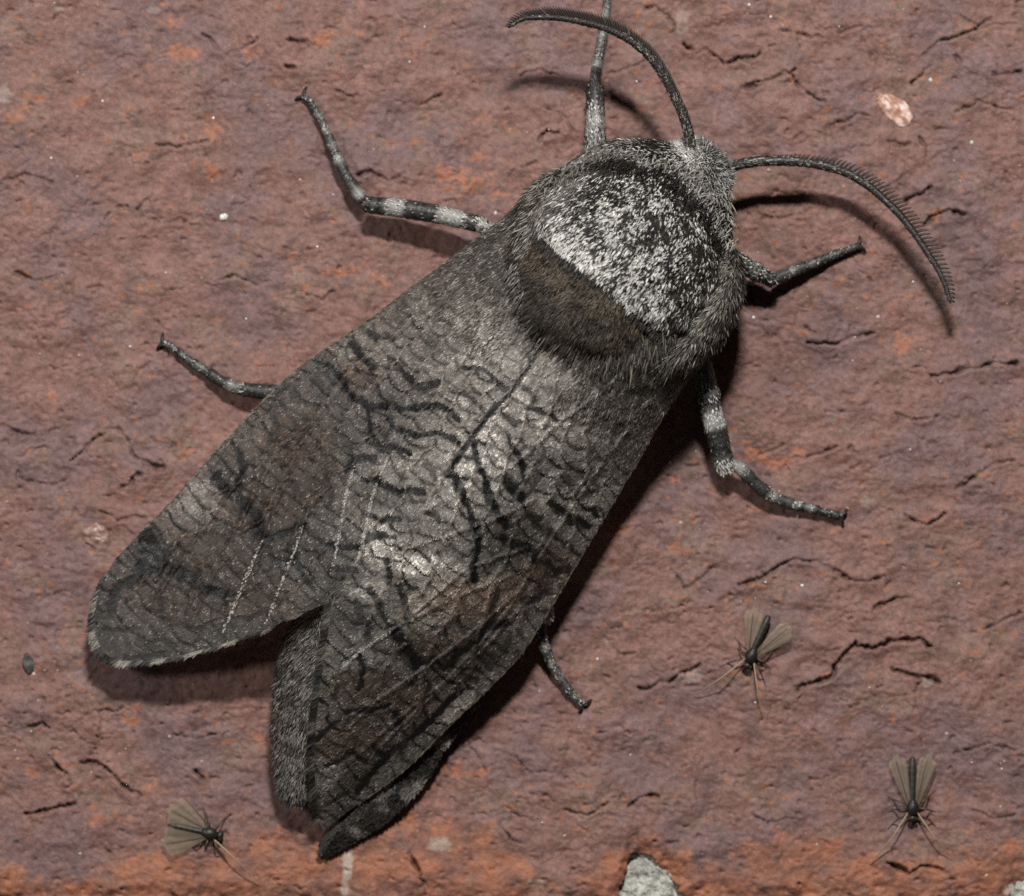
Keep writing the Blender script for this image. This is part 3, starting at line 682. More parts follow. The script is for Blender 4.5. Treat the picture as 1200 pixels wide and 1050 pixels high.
dq = unit(np.gradient(Q, axis=0)); nq = unit(np.cross(dq, np.gradient(Q, axis=1))); nq *= np.sign(nq[..., 2:3])
scales(mb, Q[iu, iv] + nq[iu, iv] * .3, dq[iu, iv] + nq[iu, iv] * .15 + rng.normal(0, .2, (k, 3)), nq[iu, iv], rng.uniform(3, 6, k), rng.uniform(1.4, 2.2, k), hc[iu, iv] * rng.uniform(0.4, 1.9, (k, 1)))
tag(mb.build('hindwing', M_wing, moth), 'dark mottled hindwing edge showing under the forewing')

# --- lofted body pieces
def loft(rings, nang=64, nst=70, expo=2.3):
    """rings: (x, y, half width, top, bottom) along a curve"""
    R = resample_keep(rings, nst)
    c = R[:, :2]; tg = unit(np.gradient(c, axis=0)); lat = np.stack([-tg[:, 1], tg[:, 0]], 1)
    a = np.linspace(0, 2 * np.pi, nang, endpoint=False)
    ca = np.sign(np.cos(a)) * np.abs(np.cos(a)) ** (2 / expo); sa = np.sign(np.sin(a)) * np.abs(np.sin(a)) ** (2 / expo)
    hw, top, bot = R[:, 2], R[:, 3], R[:, 4]
    mid = (top + bot) / 2; rh = (top - bot) / 2
    v = np.empty((nst, nang, 3))
    v[..., 0] = c[:, 0:1] + lat[:, 0:1] * hw[:, None] * ca; v[..., 1] = c[:, 1:2] + lat[:, 1:2] * hw[:, None] * ca
    v[..., 2] = mid[:, None] + rh[:, None] * sa
    return v, tg

def resample_keep(rings, n):
    p = np.array(rings, float)
    t = np.arange(len(p)); q = smooth_poly(p, 12); tt = np.linspace(0, len(q) - 1, n)
    return np.stack([np.interp(tt, np.arange(len(q)), q[:, k]) for k in range(p.shape[1])], 1)

def loft_mesh(v, mb, colr):
    ns, na = v.shape[:2]
    i = np.arange(ns - 1)[:, None] * na; j = np.arange(na)[None, :]; j2 = (j + 1) % na
    q = np.stack([i + j, i + j2, i + na + j2, i + na + j], -1).reshape(-1, 4)
    t = []
    for b in (0, (ns - 1) * na):
        for m in range(1, na - 1): t.append((b, b + m, b + m + 1) if b else (b, b + m + 1, b + m))
    mb.add(v.reshape(-1, 3), q, t, colr)

def loft_sample(v, n, top_only=-0.35):
    """random points with outward normals"""
    ns, na = v.shape[:2]
    vv = np.concatenate([v, v[:, :1]], 1)
    a, b, c = vv[:-1, :-1], vv[1:, :-1], vv[:-1, 1:]
    cr = np.cross(b - a, c - a); area = np.linalg.norm(cr, axis=-1)
    nrm = unit(cr); cen = v.mean(axis=1)[:-1, None, :]
    nrm = nrm * np.sign(((a - cen) * nrm).sum(-1, keepdims=True) + 1e-9)
    w = area * (nrm[..., 2] > top_only); w = w.ravel() / w.sum()
    k = rng.choice(len(w), n, p=w); r1, r2 = rng.random((n, 1)), rng.random((n, 1))
    A, B, C = a.reshape(-1, 3)[k], b.reshape(-1, 3)[k], c.reshape(-1, 3)[k]
    return A + (B - A) * r1 + (C - A) * r2, nrm.reshape(-1, 3)[k], k // na

O0 = np.array([735.0, 310.0])
def st(s, t): return O0 + AX * s + LT * t
def ring(s, t, hw, top, bot): p = st(s, t); return (p[0], p[1], hw, top, bot)
thx, ttg = loft([ring(-138, 0, 32, 112, 40), ring(-124, -2, 58, 134, 26), ring(-98, -5, 86, 156, 16), ring(-65, -9, 108, 178, 12), ring(-25, -9, 123, 194, 10), ring(20, -8, 124, 203, 10), ring(55, -7, 108, 205, 12), ring(84, 0, 92, 203, 20), ring(106, 6, 76, 198, 60), ring(122, 12, 50, 184, 110)], expo=2.05)
_tx, _ty = thx[..., 0], thx[..., 1]
_fw = (_tx - 630) * 0.618 - (_ty - 278) * 0.786                       # ahead of the pale band's hind edge
thx[..., 2] += np.clip((thx[..., 2] - 90) / 60, 0, 1) * (7 * fbm(_tx, _ty, 60, 3, seed=3) + 4 * fbm(_tx, _ty, 22, 2, seed=5) - 9 * (1 - sstep(-10, 6, _fw)) + 6 * blob(_tx, _ty, 690, 365, 40, 30))
mb = MB(); loft_mesh(thx, mb, (0.022, 0.02, 0.017))
thorax = mb.build('thorax', M_fur, moth)

def thorax_pigment(x, y):
    """probability-like masks in u coordinates"""
    a, b = np.array([630.0, 278.0]), np.array([780.0, 396.0])
    ab = unit(b - a); nb = np.array([ab[1], -ab[0]])                  # points forwards
    q = np.stack([x, y], 1) - a
    along = q @ ab; fwd = q @ nb + 12 * fbm(x, y, 26, 3, seed=4) + 5 * fbm(x, y, 7, 2, seed=14)
    s = (np.stack([x, y], 1) - O0) @ AX; t = (np.stack([x, y], 1) - O0) @ LT
    return along, fwd, s, t

n = 80000
root, nrm, _ = loft_sample(thx, n)
along, fwd, s_, t_ = thorax_pigment(root[:, 0], root[:, 1])
nz1 = fbm(root[:, 0], root[:, 1], 26, 3, seed=1); nz2 = fbm(root[:, 0], root[:, 1], 8, 2, seed=2)
top = sstep(0.2, 0.6, nrm[:, 2])
patch = (fwd < 0) & (along > -16) & (along < 205)
patch_f = (1 - sstep(-3, 3, fwd)) * sstep(-26, -8, along) * (1 - sstep(188, 204, along))
white_p = np.exp(-np.clip(fwd, 0, None) / 30) * sstep(-10, 10, along) * (1 - sstep(165, 190, along)) * 0.98
white_p *= np.clip(1.1 + 1.5 * nz1 + 0.9 * nz2 - 0.5 * blob(along, fwd, 118, 16, 20, 16) - 0.35 * blob(along, fwd, 75, 40, 22, 18), 0.05, 1.3)
white_p = np.maximum(white_p, np.clip(0.22 + 1.3 * nz1 + 0.6 * nz2, 0.03, 0.75) * np.exp(-((t_ + 4) / 88) ** 2) * (1 - 0.35 * sstep(-60, -110, s_)))
white_p = np.maximum(white_p, 0.16 + 0.3 * nz1)
white_p *= 1 - patch_f
flank = sstep(72, 112, np.abs(t_)) * (1 - patch_f)
isw = rng.random(n) < white_p * (1 - 0.55 * flank)
r1 = rng.uniform(0.6, 1.4, (n, 1))
colr = np.array([0.020, 0.018, 0.015]) * r1
gb = np.array([0.14, 0.13, 0.118]) * rng.uniform(0.35, 1.7, (n, 1))
fm = rng.random(n) < flank * 0.8
colr[fm] = gb[fm]
pb = rng.random(n) < patch_f * 0.7
colr[pb] = (np.array([0.088, 0.068, 0.047]) * (1 + 0.9 * nz1[:, None]) * (1 - 0.6 * sstep(50, 110, s_))[:, None] * rng.uniform(0.4, 1.7, (n, 1)))[pb]
colr[isw] = (np.array([0.58, 0.57, 0.54]) * rng.uniform(0.6, 1.25, (n, 1)))[isw]
back = np.array([AX[0], AX[1], 0.0])
latv = np.array([LT[0], LT[1], 0.0])
tanb = back - nrm * (nrm @ back)[:, None]
swirl = 0.5 * fbm(root[:, 0], root[:, 1], 45, 2, seed=8)
side = np.cross(nrm, unit(tanb))
lift = rng.uniform(0.25, 0.7, (n, 1)) * (1 - 0.6 * flank[:, None]) + 0.35 * patch_f[:, None] - 0.3 * sstep(85, 100, s_)[:, None]
d = unit(tanb) + side * (swirl[:, None] + rng.normal(0, 0.25, (n, 1))) + nrm * lift
L = np.where(isw, rng.uniform(6, 11, n), rng.uniform(6, 11, n)) * (1 + 0.5 * flank) * (1 + 0.15 * patch_f)
W = np.where(isw, rng.uniform(1.2, 2.1, n), rng.uniform(0.8, 1.4, n)) * (1 - 0.3 * patch_f)
mb = MB()
fn = unit(nrm + rng.normal(0, 0.25, (n, 3)))
blades(mb, root, d, fn, L, W, colr, 0.35)
# crests of erect dark scales: across the front collar and along the hind rim of the pale band
def crest(pts, n, colr, L, lift, wd=1.15, jit=3.0, sweep=(0.6, 0.3)):
    p = resample(pts, 200); k = rng.integers(0, 200, n)
    r = p[k] + rng.normal(0, jit, (n, 3)) * [1, 1, 0.3]
    d = back * rng.uniform(*sorted(sweep), (n, 1)) + np.array([0, 0, 1.0]) * lift + rng.normal(0, 0.22, (n, 3))
    blades(mb, r, d, unit(np.array([[0.2, -0.5, 0.8]]) + rng.normal(0, .2, (n, 3))), rng.uniform(L * .6, L * 1.2, n), rng.uniform(wd * .6, wd * 1.2, n), np.array(colr) * rng.uniform(0.4, 1.7, (n, 1)), 0.2)
def th_top(x, y):
    i = np.argmin((thx[:, :, 0] - x) ** 2 + (thx[:, :, 1] - y) ** 2 - 1e-3 * thx[:, :, 2] * 40); return thx.reshape(-1, 3)[i, 2]
crest([(x, y, th_top(x, y) - 4) for x, y in [(632,281),(665,306),(700,335),(740,366),(776,394)]], 1900, (0.016, 0.014, 0.012), 11, 0.5, jit=2.5, sweep=(0.8, 1.2))
crest([(x, y, th_top(x, y) - 3) for x, y in [(655,215),(690,203),(725,200),(755,212)]], 1300, (0.018, 0.016, 0.014), 16, 0.9, jit=5)
crest([(x, y, th_top(x, y) - 3) for x, y in [(765,205),(795,230),(820,262),(838,300)]], 1400, (0.018, 0.016, 0.014), 16, 0.9, jit=5)
crest([(x, y, th_top(x, y) - 2) for x, y in [(646,228),(672,214),(702,198),(742,196)]], 1500, (0.15, 0.142, 0.125), 12, 0.5, jit=8)
crest([(x, y, th_top(x, y) - 3) for x, y in [(748,198),(785,212),(818,240),(840,290),(838,340)]], 2200, (0.2, 0.192, 0.175), 11, 0.5, jit=9)
# long hairs sweeping back from the hind rim over the wing bases
n2 = 420
p = resample([(620,330,176),(626,365,184),(648,396,190),(676,414,192),(706,422,192),(740,418,188),(768,404,182),(788,388,172)], 200)
k = rng.integers(0, 200, n2); r = p[k] - [0, 0, 12] + rng.normal(0, 7, (n2, 3)) * [1, 1, 0.5]
out = np.stack([p[k, 0] - 715, p[k, 1] - 355, 0 * k], 1); out = unit(out)
d = out * 0.35 + back * 0.75 + latv * 0.3 * (k[:, None] / 200) + np.array([0, 0, -0.38]) + rng.normal(0, 0.16, (n2, 3))
hc_ = np.where(rng.random((n2, 1)) < 0.22, np.array([0.13, 0.12, 0.10]), np.array([0.035, 0.03, 0.024])) * rng.uniform(0.5, 1.6, (n2, 1))
blades(mb, r, d, np.tile([0, 0, 1.0], (n2, 1)), rng.uniform(14, 30, n2), rng.uniform(0.8, 1.3, n2), hc_, 0.3)
tag(mb.build('fur', M_fur, thorax, smooth=False), 'black fur with a frosted white band and brown hind patch', kind='stuff')

# --- shaggy shoulder lobes over the wing hinges
for rings in ([(672,212,10,128,90),(650,231,23,144,70),(631,260,27,151,60),(618,298,24,154,70),(612,332,17,158,100),(612,360,8,162,140)],
              [(846,290,10,122,70),(844,318,23,140,60),(836,352,28,148,55),(820,385,27,151,60),(800,411,20,155,90),(778,428,9,158,130)]):
    lob, _ = loft(rings, nang=32, nst=40, expo=2.0)
    mb = MB(); loft_mesh(lob, mb, (0.04, 0.036, 0.03)); teg = mb.build('tegula', M_fur, moth)
    mb = MB(); n = 11000
    root, nrm, ki = loft_sample(lob, n, -0.3)
    tanb = back - nrm * (nrm @ back)[:, None]
    nz = fbm(root[:, 0], root[:, 1], 22, 3, seed=15)
    d = unit(tanb) + nrm * rng.uniform(0.1, 0.5, (n, 1)) + np.cross(nrm, unit(tanb)) * (0.5 * nz[:, None]) + rng.normal(0, 0.2, (n, 3))
    pl = rng.random(n) < np.clip(0.42 + 0.9 * nz, 0.08, 0.85)
    cc = np.where(pl[:, None], np.array([0.21, 0.195, 0.17]), np.array([0.042, 0.037, 0.031])) * rng.uniform(0.45, 1.5, (n, 1))
    tail = sstep(22, 38, ki)
    blades(mb, root, d - np.array([0, 0, 0.25]) * tail[:, None], unit(nrm + rng.normal(0, .3, (n, 3))), rng.uniform(8, 15, n) * (1 + 0.7 * tail), rng.uniform(0.8, 1.5, n), cc, 0.3)
    tag(mb.build('fur', M_fur, teg, smooth=False), kind='stuff')

# --- head
hd, _ = loft([(832,178,8,92,62),(828,183,24,112,44),(820,196,37,126,32),(808,212,43,134,28),(796,229,45,138,28),(784,246,40,136,40)], nang=40, nst=36, expo=2.1)
mb = MB(); loft_mesh(hd, mb, (0.05, 0.047, 0.042)); head = mb.build('head', M_fur, moth)
mb = MB(); n = 20000
root, nrm, _ = loft_sample(hd, n, -0.5)
tanb = back - nrm * (nrm @ back)[:, None]
d = unit(tanb) * 0.55 + nrm * rng.uniform(0.5, 1.0, (n, 1)) + rng.normal(0, 0.32, (n, 3))
pale = blob(root[:, 0], root[:, 1], 803, 184, 20) * 1.0 + blob(root[:, 0], root[:, 1], 846, 235, 14, 24) * 0.6 + 0.38
cc = np.where((rng.random(n) < 0.35 + 0.6 * pale)[:, None], np.array([0.42, 0.412, 0.39]) * (0.65 + 0.8 * pale[:, None]), np.array([0.055, 0.05, 0.043])) * rng.uniform(0.5, 1.4, (n, 1))
blades(mb, root, d, unit(nrm + rng.normal(0, .3, (n, 3))), rng.uniform(6, 12, n), rng.uniform(0.7, 1.2, n), cc, 0.35)
# collar tufts on the right cheek
n = 1500
p = resample([(842,215,90),(846,250,100),(848,290,96),(848,330,88),(840,365,86)], 100); k = rng.integers(0, 100, n); r = p[k] + rng.normal(0, 6, (n, 3)) - latv * 10
d = latv * 0.7 + back * 0.5 + rng.normal(0, .3, (n, 3)) + [0, 0, .2]
blades(mb, r, d, np.tile(unit(np.array([0.1, -0.4, 0.9])), (n, 1)), rng.uniform(9, 18, n), rng.uniform(.9, 1.6, n), np.array([0.22, 0.21, 0.185]) * rng.uniform(.3, 1.5, (n, 1)), 0.3)
tag(mb.build('fur', M_fur, head, smooth=False), 'pale grey shaggy head fur', kind='stuff')

# --- abdomen
ab_, _ = loft([(690,395,62,150,15),(606,480,64,140,12),(520,595,62,128,10),(446,690,62,116,10),(394,768,60,104,9),(372,842,50,84,8),(360,895,36,66,8),(351,925,22,50,10),(349,938,7,36,20)], nang=48, nst=70, expo=2.1)
mb = MB(); loft_mesh(ab_, mb, (0.045, 0.04, 0.034)); abdomen = mb.build('abdomen', M_fur, moth)
mb = MB(); n = 24000
root, nrm, ki = loft_sample(ab_, n * 4, -0.4)
m = root[:, 1] > 690; root, nrm = root[m], nrm[m]; n = len(root)
tanb = back - nrm * (nrm @ back)[:, None]
dd = np.array([-0.25, 0.95, 0.0]); w_ = sstep(760, 880, root[:, 1])[:, None]
d = unit(tanb) * (1 - w_) + dd * w_ + nrm * rng.uniform(0.12, 0.6, (n, 1)) + rng.normal(0, 0.22, (n, 3))
seg = 0.5 + 0.5 * np.sin((root[:, 1] - root[:, 0] * 0.2) / 30 * 2 * np.pi)
nz = fbm(root[:, 0], root[:, 1], 14, 2)
g = (0.35 + 0.35 * sstep(820, 930, root[:, 1]) + 0.25 * seg + 0.5 * nz)[:, None]
cc = np.where(rng.random((n, 1)) < np.clip(g, 0.1, 0.9), np.array([0.145, 0.132, 0.116]), np.array([0.03, 0.026, 0.022])) * rng.uniform(0.4, 1.5, (n, 1))
blades(mb, root, d, unit(nrm + rng.normal(0, .3, (n, 3))), rng.uniform(6, 13, n), rng.uniform(0.7, 1.25, n), cc, 0.3)
# tuft standing between the two wing tips
n = 1100
p = resample([(394,698,138),(386,716,128),(378,736,116),(372,752,106)], 100); k = rng.integers(0, 100, n)
r = p[k] + rng.normal(0, 5, (n, 3)) * [1, 1, 0.6] + [6, 0, -10]
d = np.array([-0.1, 0.85, 0.45]) + rng.normal(0, .28, (n, 3))
cc = np.where((k < 45)[:, None], np.array([0.035, 0.031, 0.027]), np.array([0.085, 0.077, 0.066])) * rng.uniform(.3, 1.7, (n, 1))
blades(mb, r, d, unit(np.array([0, -0.5, 0.8]) + rng.normal(0, .3, (n, 3))), rng.uniform(7, 14, n), rng.uniform(.7, 1.2, n), cc, 0.4)
tag(mb.build('fur', M_fur, abdomen, smooth=False), kind='stuff')

# --- antennae
def antenna(pts, sgn, label, nt_, lean, thick):
    e = empty('antenna', pts[0][0], pts[0][1], pts[0][2], moth)
    mb = MB()
    def cf(s, a):
        c = np.tile(np.array([0.028, 0.024, 0.021]), (len(s), 1)); return c * (0.7 + 0.6 * np.abs(np.sin(s * 70 * np.pi)))[:, None]
    n = 280
    rad = np.interp(np.linspace(0, 1, n), [0, .05, .3, .7, .95, 1], [6.2, 6.0, 5.2, 3.9, 2.5, 1.4]) * (1 + 0.10 * np.sin(np.linspace(0, 70 * 2 * np.pi, n)))
    c, r, tg, sd, nn = tube(mb, pts, rad, cf, 10, n)
    k = 1700; i = (n * rng.random(k) ** 1.35).astype(int); i = np.clip(i, 0, n - 8); a = rng.uniform(-0.3, np.pi + .3, k)
    nr = np.cos(a)[:, None] * sd[i] + np.sin(a)[:, None] * nn[i]
    f = rng.random((k, 1)) < (0.4 - 0.6 * (i / n)).clip(0.03)[:, None]
    scales(mb, c[i] + nr * r[i][:, None], tg[i] + nr * .18, nr, rng.uniform(2.5, 4.5, k), rng.uniform(1.0, 1.7, k), np.where(f, np.array([0.22, 0.208, 0.185]), np.array([0.028, 0.023, 0.021])) * rng.uniform(.5, 1.4, (k, 1)))
    mb.build('shaft', M_leg, e)
    mb = MB()
    for row in (0, 1):
        for j in range(nt_):
            f = (j + 0.5) / nt_; i = int(f * (n - 1))
            ln_ = np.interp(f, [0, .12, .35, .55, .8, .95, 1], [1.5, 3.5, 10, 15, 15, 9, 4])
            out = sd[i] * np.sign(sgn @ sd[i][:2])
            dirn = unit(out * 0.95 + nn[i] * 0.2 + tg[i] * lean) if row == 0 else unit(out * 0.12 - nn[i] * 0.95 + tg[i] * 0.3)
            st_ = c[i] + dirn * r[i] * 0.5
            p1 = st_ + dirn * ln_ * .5 ; p2 = st_ + dirn * ln_ + tg[i] * 2.2
            tube(mb, [st_, p1, p2], [thick, thick * .9, thick * .5], lambda s, a: np.tile([0.028, 0.021, 0.019], (len(s), 1)), 5, 5)
    tag(mb.build('comb', M_chitin, e), kind='stuff')
    tag(e, label)
antenna([(807,176,116),(802,152,118),(794,130,118),(774,92,116),(749,62,114),(711,40,112),(660,28,112),(622,27,112),(607,31,112),(597,38,112)], np.array([0.25, -1.0]), 'left antenna curving away with its comb on the outer side', 92, 0.75, 1.5)
antenna([(850,200,72),(870,194,72),(900,191,68),(950,194,62),(1000,210,60),(1050,252,58),(1088,304,56),(1103,332,55),(1111,357,53)], np.array([1.0, -0.9]), 'right antenna arching outwards with its comb on the outer side', 68, 0.3, 1.7)

# --- legs
BLK, WHT, GRY = np.array([0.018, 0.017, 0.016]), np.array([0.48, 0.472, 0.445]), np.array([0.085, 0.08, 0.072])
def leg(parts, label, claw_dir):
    e = empty('leg', parts[0][1][0][0], parts[0][1][0][1], parts[0][1][0][2], moth)
    for name, pts, rad, bands, hair in parts:
        mb = MB()
        bands = np.array(bands, float)                  # (position, whiteness)
        def wf(s): return np.interp(s, bands[:, 0], bands[:, 1])
        def cf(s, a):
            w = wf(s)[:, None]; return BLK * (1 - w) + WHT * 0.55 * w
        n = 40
        rad = np.interp(np.linspace(0, 1, n), np.linspace(0, 1, len(rad)), rad)
        if name == 'tarsus': rad = rad * np.linspace(0.95, 0.74, n) * (0.86 + 0.26 * ((np.linspace(0, 1, n) * 5) % 1.0))
        rad = (1.12 if name == 'tarsus' else 1.04) * rad * (1 + 0.05 * rng.normal(0, 1, n)); tars = name == 'tarsus'
        c, r, tg, sd, nn = tube(mb, pts, rad, cf, 12, n)
        k = int(hair * 44 * n)
        i = rng.integers(0, n - 1, k); f = rng.random((k, 1)); a = rng.uniform(-0.6, np.pi + 0.6, k)
        nr = np.cos(a)[:, None] * sd[i] + np.sin(a)[:, None] * nn[i]
        root = c[i] * (1 - f) + c[i + 1] * f + nr * r[i][:, None] * 0.95
        w = wf((i + f[:, 0]) / (n - 1) + rng.normal(0, .012, k))
        isw = rng.random(k) < w * 1.15 - 0.02
        cc = np.where(isw[:, None], WHT, BLK) * rng.uniform(0.5, 1.4, (k, 1))
        g = rng.random(k) < 0.05; cc[g] = GRY * rng.uniform(0.5, 1.5, (g.sum(), 1))
        d = tg[i] + nr * rng.uniform(0.05, 0.45, (k, 1)) + rng.normal(0, .18, (k, 3))
        blades(mb, root, d, nr, rng.uniform(3, 7, k) * (0.6 + 0.6 * hair) * (0.4 if tars else 0.65), rng.uniform(0.9, 1.6, k), cc, 0.25)
        mb.build(name, M_leg, e)
    last = parts[-1][1]; tip = np.array(last[-1], float); td = unit(tip - np.array(last[-2], float))
    for sg in (-1, 1):
        mb = MB(); sdv = np.array([-td[1], td[0], 0]) * sg
        gz = float(ground(np.array([tip[0]]), np.array([tip[1]]))[0]) + 0.6
        tube(mb, [tip, tip + td * 4 + sdv * 6, tip + td * 5 + sdv * 12 + [0, 0, min(gz - tip[2], -1)]], [2.4, 1.9, 0.7], lambda s, a: np.tile([0.02, 0.016, 0.014], (len(s), 1)), 6, 7)
        mb.build('claw', M_chitin, e)
    tag(e, label)

T5 = [(0, .1), (.12, .9), (.2, .05), (.36, .05), (.42, .75), (.5, .05), (.6, .6), (.66, .05), (.78, .45), (.83, .08), (1, .12)]
leg([('tibia', [(697,215,66),(697,190,60),(697,140,46),(697,100,32)], [12,13,11,9.5], [(0,.6),(.25,.75),(.4,.35),(.6,.7),(.75,.2),(.85,.05),(1,.03)], 1.1),
     ('tarsus', [(697,98,28),(700,72,20),(706,40,13),(711,8,10),(713,-30,8),(715,-62,6)], [6,6,5.2,4.8,4.4,4], [(0,.1),(.1,.85),(.18,.2),(.35,.35),(.5,.7),(.58,.15),(.75,.55),(.85,.1),(1,.1)], .7)],
    'front leg reaching ahead past the left antenna', 0)
leg([('femur', [(604,300,58),(585,282,54),(566,266,52),(554,260,50)], [10,9.5,9,8.5], [(0,.5),(.5,.6),(.8,.7),(1,.1)], .9),
     ('tibia', [(560,264,50),(520,254,46),(475,246,42),(428,241,36)], [9,10.5,10.5,9], [(0,.05),(.08,.1),(.14,.85),(.32,.85),(.38,.05),(.62,.05),(.67,.8),(.78,.75),(.83,.05),(1,.1)], .9),
     ('tarsus', [(427,236,30),(412,217,24),(398,190,18),(387,165,14),(375,138,10),(364,120,8),(356,113,7)], [7.5,7.5,6.5,6,5.5,4.5,4], [(0,.1),(.06,.9),(.12,.1),(.34,.05),(.4,.8),(.46,.1),(.52,.5),(.58,.05),(.68,.55),(.73,.1),(.8,.5),(.84,.1),(1,.2)], .7)],
    'banded middle leg bent outwards beside the left forewing', 0)
leg([('tibia', [(390,455,34),(355,458,30),(320,460,26),(282,456,20)], [9,9,8.5,8], [(0,.2),(.35,.3),(.42,.8),(.5,.1),(.9,.05),(1,.4)], .8),
     ('tarsus', [(284,457,20),(262,448,15),(240,434,12),(218,419,9),(200,405,7),(192,402,6)], [7.5,7.5,6.5,5.5,4.5,4], [(0,.3),(.12,.5),(.2,.05),(.45,.08),(.52,.5),(.58,.1),(.72,.3),(.8,.1),(.92,.4),(1,.3)], .7)],
    'hind leg poking out from under the left forewing', 0)
leg([('tibia', [(838,296,66),(858,306,56),(880,317,46),(906,331,34)], [12,11.5,10,7.5], [(0,.2),(.4,.25),(.7,.45),(.85,.1),(1,.1)], .9),
     ('tarsus', [(902,330,30),(915,324,24),(932,317,18),(955,308,13),(985,296,10),(1006,288,8)], [6.5,6.5,6.5,6,5.5,4.5], [(0,.1),(.15,.1),(.25,.6),(.32,.1),(.42,.1),(.47,.4),(.52,.1),(.8,.15),(1,.2)], .7)],
    'short front leg below the right antenna', 0)
leg([('tibia', [(812,408,70),(822,440,60),(832,480,48),(842,520,38),(850,552,28)], [13,13,12,12,10.5], [(0,.05),(.12,.05),(.2,.5),(.42,.4),(.47,.1),(.52,.95),(.62,.95),(.66,.04),(.86,.04),(.91,.8),(1,.9)], 1.1),
     ('tarsus', [(856,543,30),(868,550,28),(884,566,22),(905,582,15),(930,591,11),(955,597,9),(985,605,7)], [7,8,8,7.5,6.5,5.5,5], [(0,.5),(.08,.85),(.15,.1),(.36,.05),(.42,.85),(.48,.15),(.58,.1),(.63,.7),(.68,.1),(.76,.55),(.8,.08),(1,.1)], .8)],
    'stout banded middle leg beside the right forewing', 0)
leg([('femur', [(622,686,48),(636,706,46),(641,726,36)], [9,9.5,8], [(0,.4),(.6,.8),(1,.7)], 1.0),
     ('tarsus', [(634,726,32),(634,745,24),(641,765,18),(652,787,13),(668,810,9),(682,824,7)], [7.5,7,6.5,6,5.5,4.5], [(0,.1),(.2,.05),(.3,.55),(.36,.1),(.48,.5),(.54,.1),(.64,.5),(.7,.12),(.9,.3),(1,.5)], .7)],
    'thin hind leg sticking out from under the right forewing', 0)

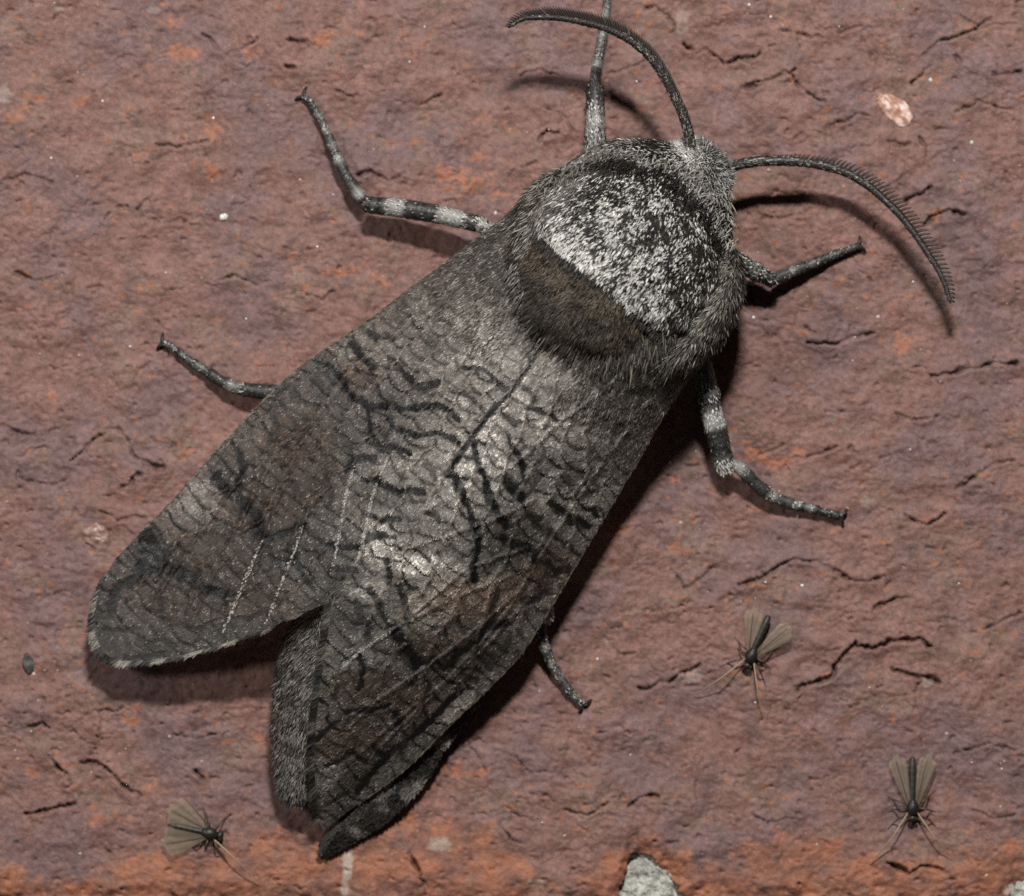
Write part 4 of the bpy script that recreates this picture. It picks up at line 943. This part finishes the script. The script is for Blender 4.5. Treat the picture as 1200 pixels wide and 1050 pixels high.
# ------------------------------------------------------------------ gnats
def gnat(cx, cy, ang, label, wingspread, folded=False, pale_legs=((-1, 75, 34), (1, 85, 38)), abd=38, tilt=0.0, leg_seed=1, wl_=58, ww_=10):
    """ang: direction of the head in the frame, degrees clockwise from right; (cx, cy) is the thorax"""
    r2 = np.random.default_rng(leg_seed)
    gz = float(ground(np.array([cx]), np.array([cy]))[0])
    e = empty('gnat', cx, cy, gz); tag(e, label, 'gnat', 'tiny gnats on the brick')
    c, s = math.cos(math.radians(ang)), math.sin(math.radians(ang))
    def T(f, l, h): return (cx + f * c - l * s, cy + f * s + l * c, gz + h)       # forward, lateral (right), height
    dk = (0.016, 0.014, 0.012)
    rot = math.radians(ang)
    mb = MB(); p = T(0, 0, 11); ellipsoid(mb, *p, 10, 7.5, 7, rot, dk); p = T(-5, 0, 12); ellipsoid(mb, *p, 6, 5, 5, rot, dk); mb.build('thorax', M_chitin, e)
    mb = MB(); p = T(12.5, 0, 8.5); ellipsoid(mb, *p, 4.5, 5.5, 4.5, rot, dk)
    hd_ = mb.build('head', M_chitin, e)
    for sg in (-1, 1):
        mb = MB(); p = T(13.2, sg * 4.2, 9); ellipsoid(mb, *p, 2.6, 2.2, 3, rot, (0.03, 0.012, 0.008), 10, 8); mb.build('eye', M_chitin, hd_)
    mb = MB()
    cf = lambda s_, a: np.array([0.035, 0.032, 0.025]) * (0.35 + 0.65 * np.abs(np.sin(s_ * 6.5 * np.pi)))[:, None] * (0.5 + 0.8 * s_)[:, None]
    tube(mb, [T(-6, 0, 11), T(-14, 0, 11), T(-abd * .6, tilt * 4, 9.5), T(-abd, tilt * 8, 8)], [3.8, 4.0, 4.2, 4.6, 3.2], cf, 10, 26); mb.build('abdomen', M_chitin, e)
    for sg in (-1, 1):
        a = wingspread[0] if sg < 0 else wingspread[1]
        nu, nv = 26, 15; L = wl_; mb = MB()
        u = np.linspace(0, 1, nu)[:, None]; v = np.linspace(-1, 1, nv)[None, :]
        wid = (1.5 + ww_ * u ** 0.85) * np.sqrt(np.clip(1 - np.clip((u - 0.86) / 0.16, 0, 1) ** 2, 0, 1)) + 0.3
        L = L * (1 - 0.10 * np.abs(v) ** 2 - 0.02 * np.cos(v * 9))
        f = -2 - u * L * math.cos(a) - v * wid * math.sin(a) * sg * -1
        l = sg * (4 + u * L * math.sin(a)) + v * wid * math.cos(a)
        h = 13.5 - 2.5 * u + 0.4 * np.cos(v * 9) * np.clip(u, 0, .8) + 0 * v
        vv = np.stack(np.broadcast_arrays(cx + f * c - l * s, cy + f * s + l * c, gz + h), -1)
        ve = 0.5 + 0.5 * np.cos(v * 12 + 2 * u)
        wc = np.array([0.20, 0.165, 0.115])[None, None] * (0.85 + 0.25 * ve[..., None]) * (0.7 + 0.5 * u[..., None])
        mb.add(vv.reshape(-1, 3), grid_quads(nu, nv), None, wc.reshape(-1, 3)); w = mb.build('wing', M_gwing, e)
        mb = MB()
        for vf in (-0.95, 0.2):
            k = int((vf + 1) / 2 * (nv - 1)); tube(mb, vv[:24, k] + [0, 0, .4], [0.8, 0.55, 0.35], lambda s_, a_: np.tile([0.07, 0.055, 0.035], (len(s_), 1)), 4, 14)
        mb.build('vein', M_chitin, w)
    for sg in (-1, 1):
        for j, (f0, fa) in enumerate(((6, .6), (0, 0.05), (-4, -.55))):
            mb = MB(); la = r2.uniform(14, 20); fb = fa + r2.normal(0, .18)
            tube(mb, [T(f0, sg * 5, 9), T(f0 + la * .5 * math.sin(fb), sg * (5 + la * .5), 13), T(f0 + la * 1.1 * math.sin(fb), sg * (5 + la * .9), 1), T(f0 + la * 1.5 * math.sin(fb * 1.3), sg * (6 + la * 1.25), 0.5)], [1.1, 1.1, 0.8, 0.4], lambda s_, a_: np.tile([0.075, 0.052, 0.038], (len(s_), 1)), 6, 16)
            mb.build('leg', M_chitin, e)
    for sg, L, a in pale_legs:
        mb = MB(); a = math.radians(a)
        g_end = T(8 + L * math.cos(a), sg * (4 + L * math.sin(a)), 0)
        tube(mb, [T(5, sg * 5, 10), T(8 + L * .45 * math.cos(a), sg * (5 + L * .42 * math.sin(a)), 17), T(8 + L * .8 * math.cos(a), sg * (4 + L * .8 * math.sin(a)), 9), T(8 + L * math.cos(a), sg * (4 + L * math.sin(a)), 2)], [1.0, 0.9, 0.7, 0.4], lambda s_, a_: np.tile([0.30, 0.22, 0.13], (len(s_), 1)), 6, 20)
        mb.build('foreleg', M_chitin, e)

gnat(1069, 946, 90, 'tiny dark gnat with both wings held evenly open in a narrow vee', (0.26, 0.26), pale_legs=((-1, 68, 40), (1, 75, 38)), abd=60, wl_=63, ww_=10, leg_seed=4)
gnat(880, 768, 112, 'tiny dark gnat with ragged wings spread unevenly, beside a pale chip in a crack', (0.52, 0.24), pale_legs=((1, 72, 34), (-1, 64, 34)), abd=52, wl_=54, ww_=11, tilt=-.2, leg_seed=9)
gnat(246, 976, 12, 'tiny dark gnat with broad smoky wings, near the tip of the moth abdomen', (0.32, 0.34), pale_legs=((1, 74, 34),), abd=50, wl_=54, ww_=18, leg_seed=14)

# ------------------------------------------------------------------ bit of debris
mb = MB(); x, y = 33, 777; z = float(ground(np.array([x]), np.array([y]))[0])
U_, V_ = np.meshgrid(np.linspace(-1, 1, 15), np.linspace(-1, 1, 15), indexing='ij')
rr = np.sqrt(np.clip(1 - V_ ** 2, 0, 1)) * (0.75 + 0.25 * fbm(U_ * 10, V_ * 10, 9, 2))
xx = x + 9 * U_ * rr; yy = y + 11 * V_ + 2 * U_
for top_ in (1, 0):
    hh = z + (3.2 + 1.2 * fbm(xx, yy, 7, 2) - 1.5 * U_ ** 2 if top_ else 0.4 + 0 * U_)
    mb.add(np.stack([xx, yy, hh], -1).reshape(-1, 3), grid_quads(15, 15)[:, ::-1] if top_ else grid_quads(15, 15), None, np.array([0.055, 0.05, 0.046]))
tag(mb.build('debris_flake', M_leg), 'small grey flake of debris lying beyond the rounded tip of the moth left forewing', 'debris')

for o in bpy.data.objects:
    if '_org' in o: del o['_org']
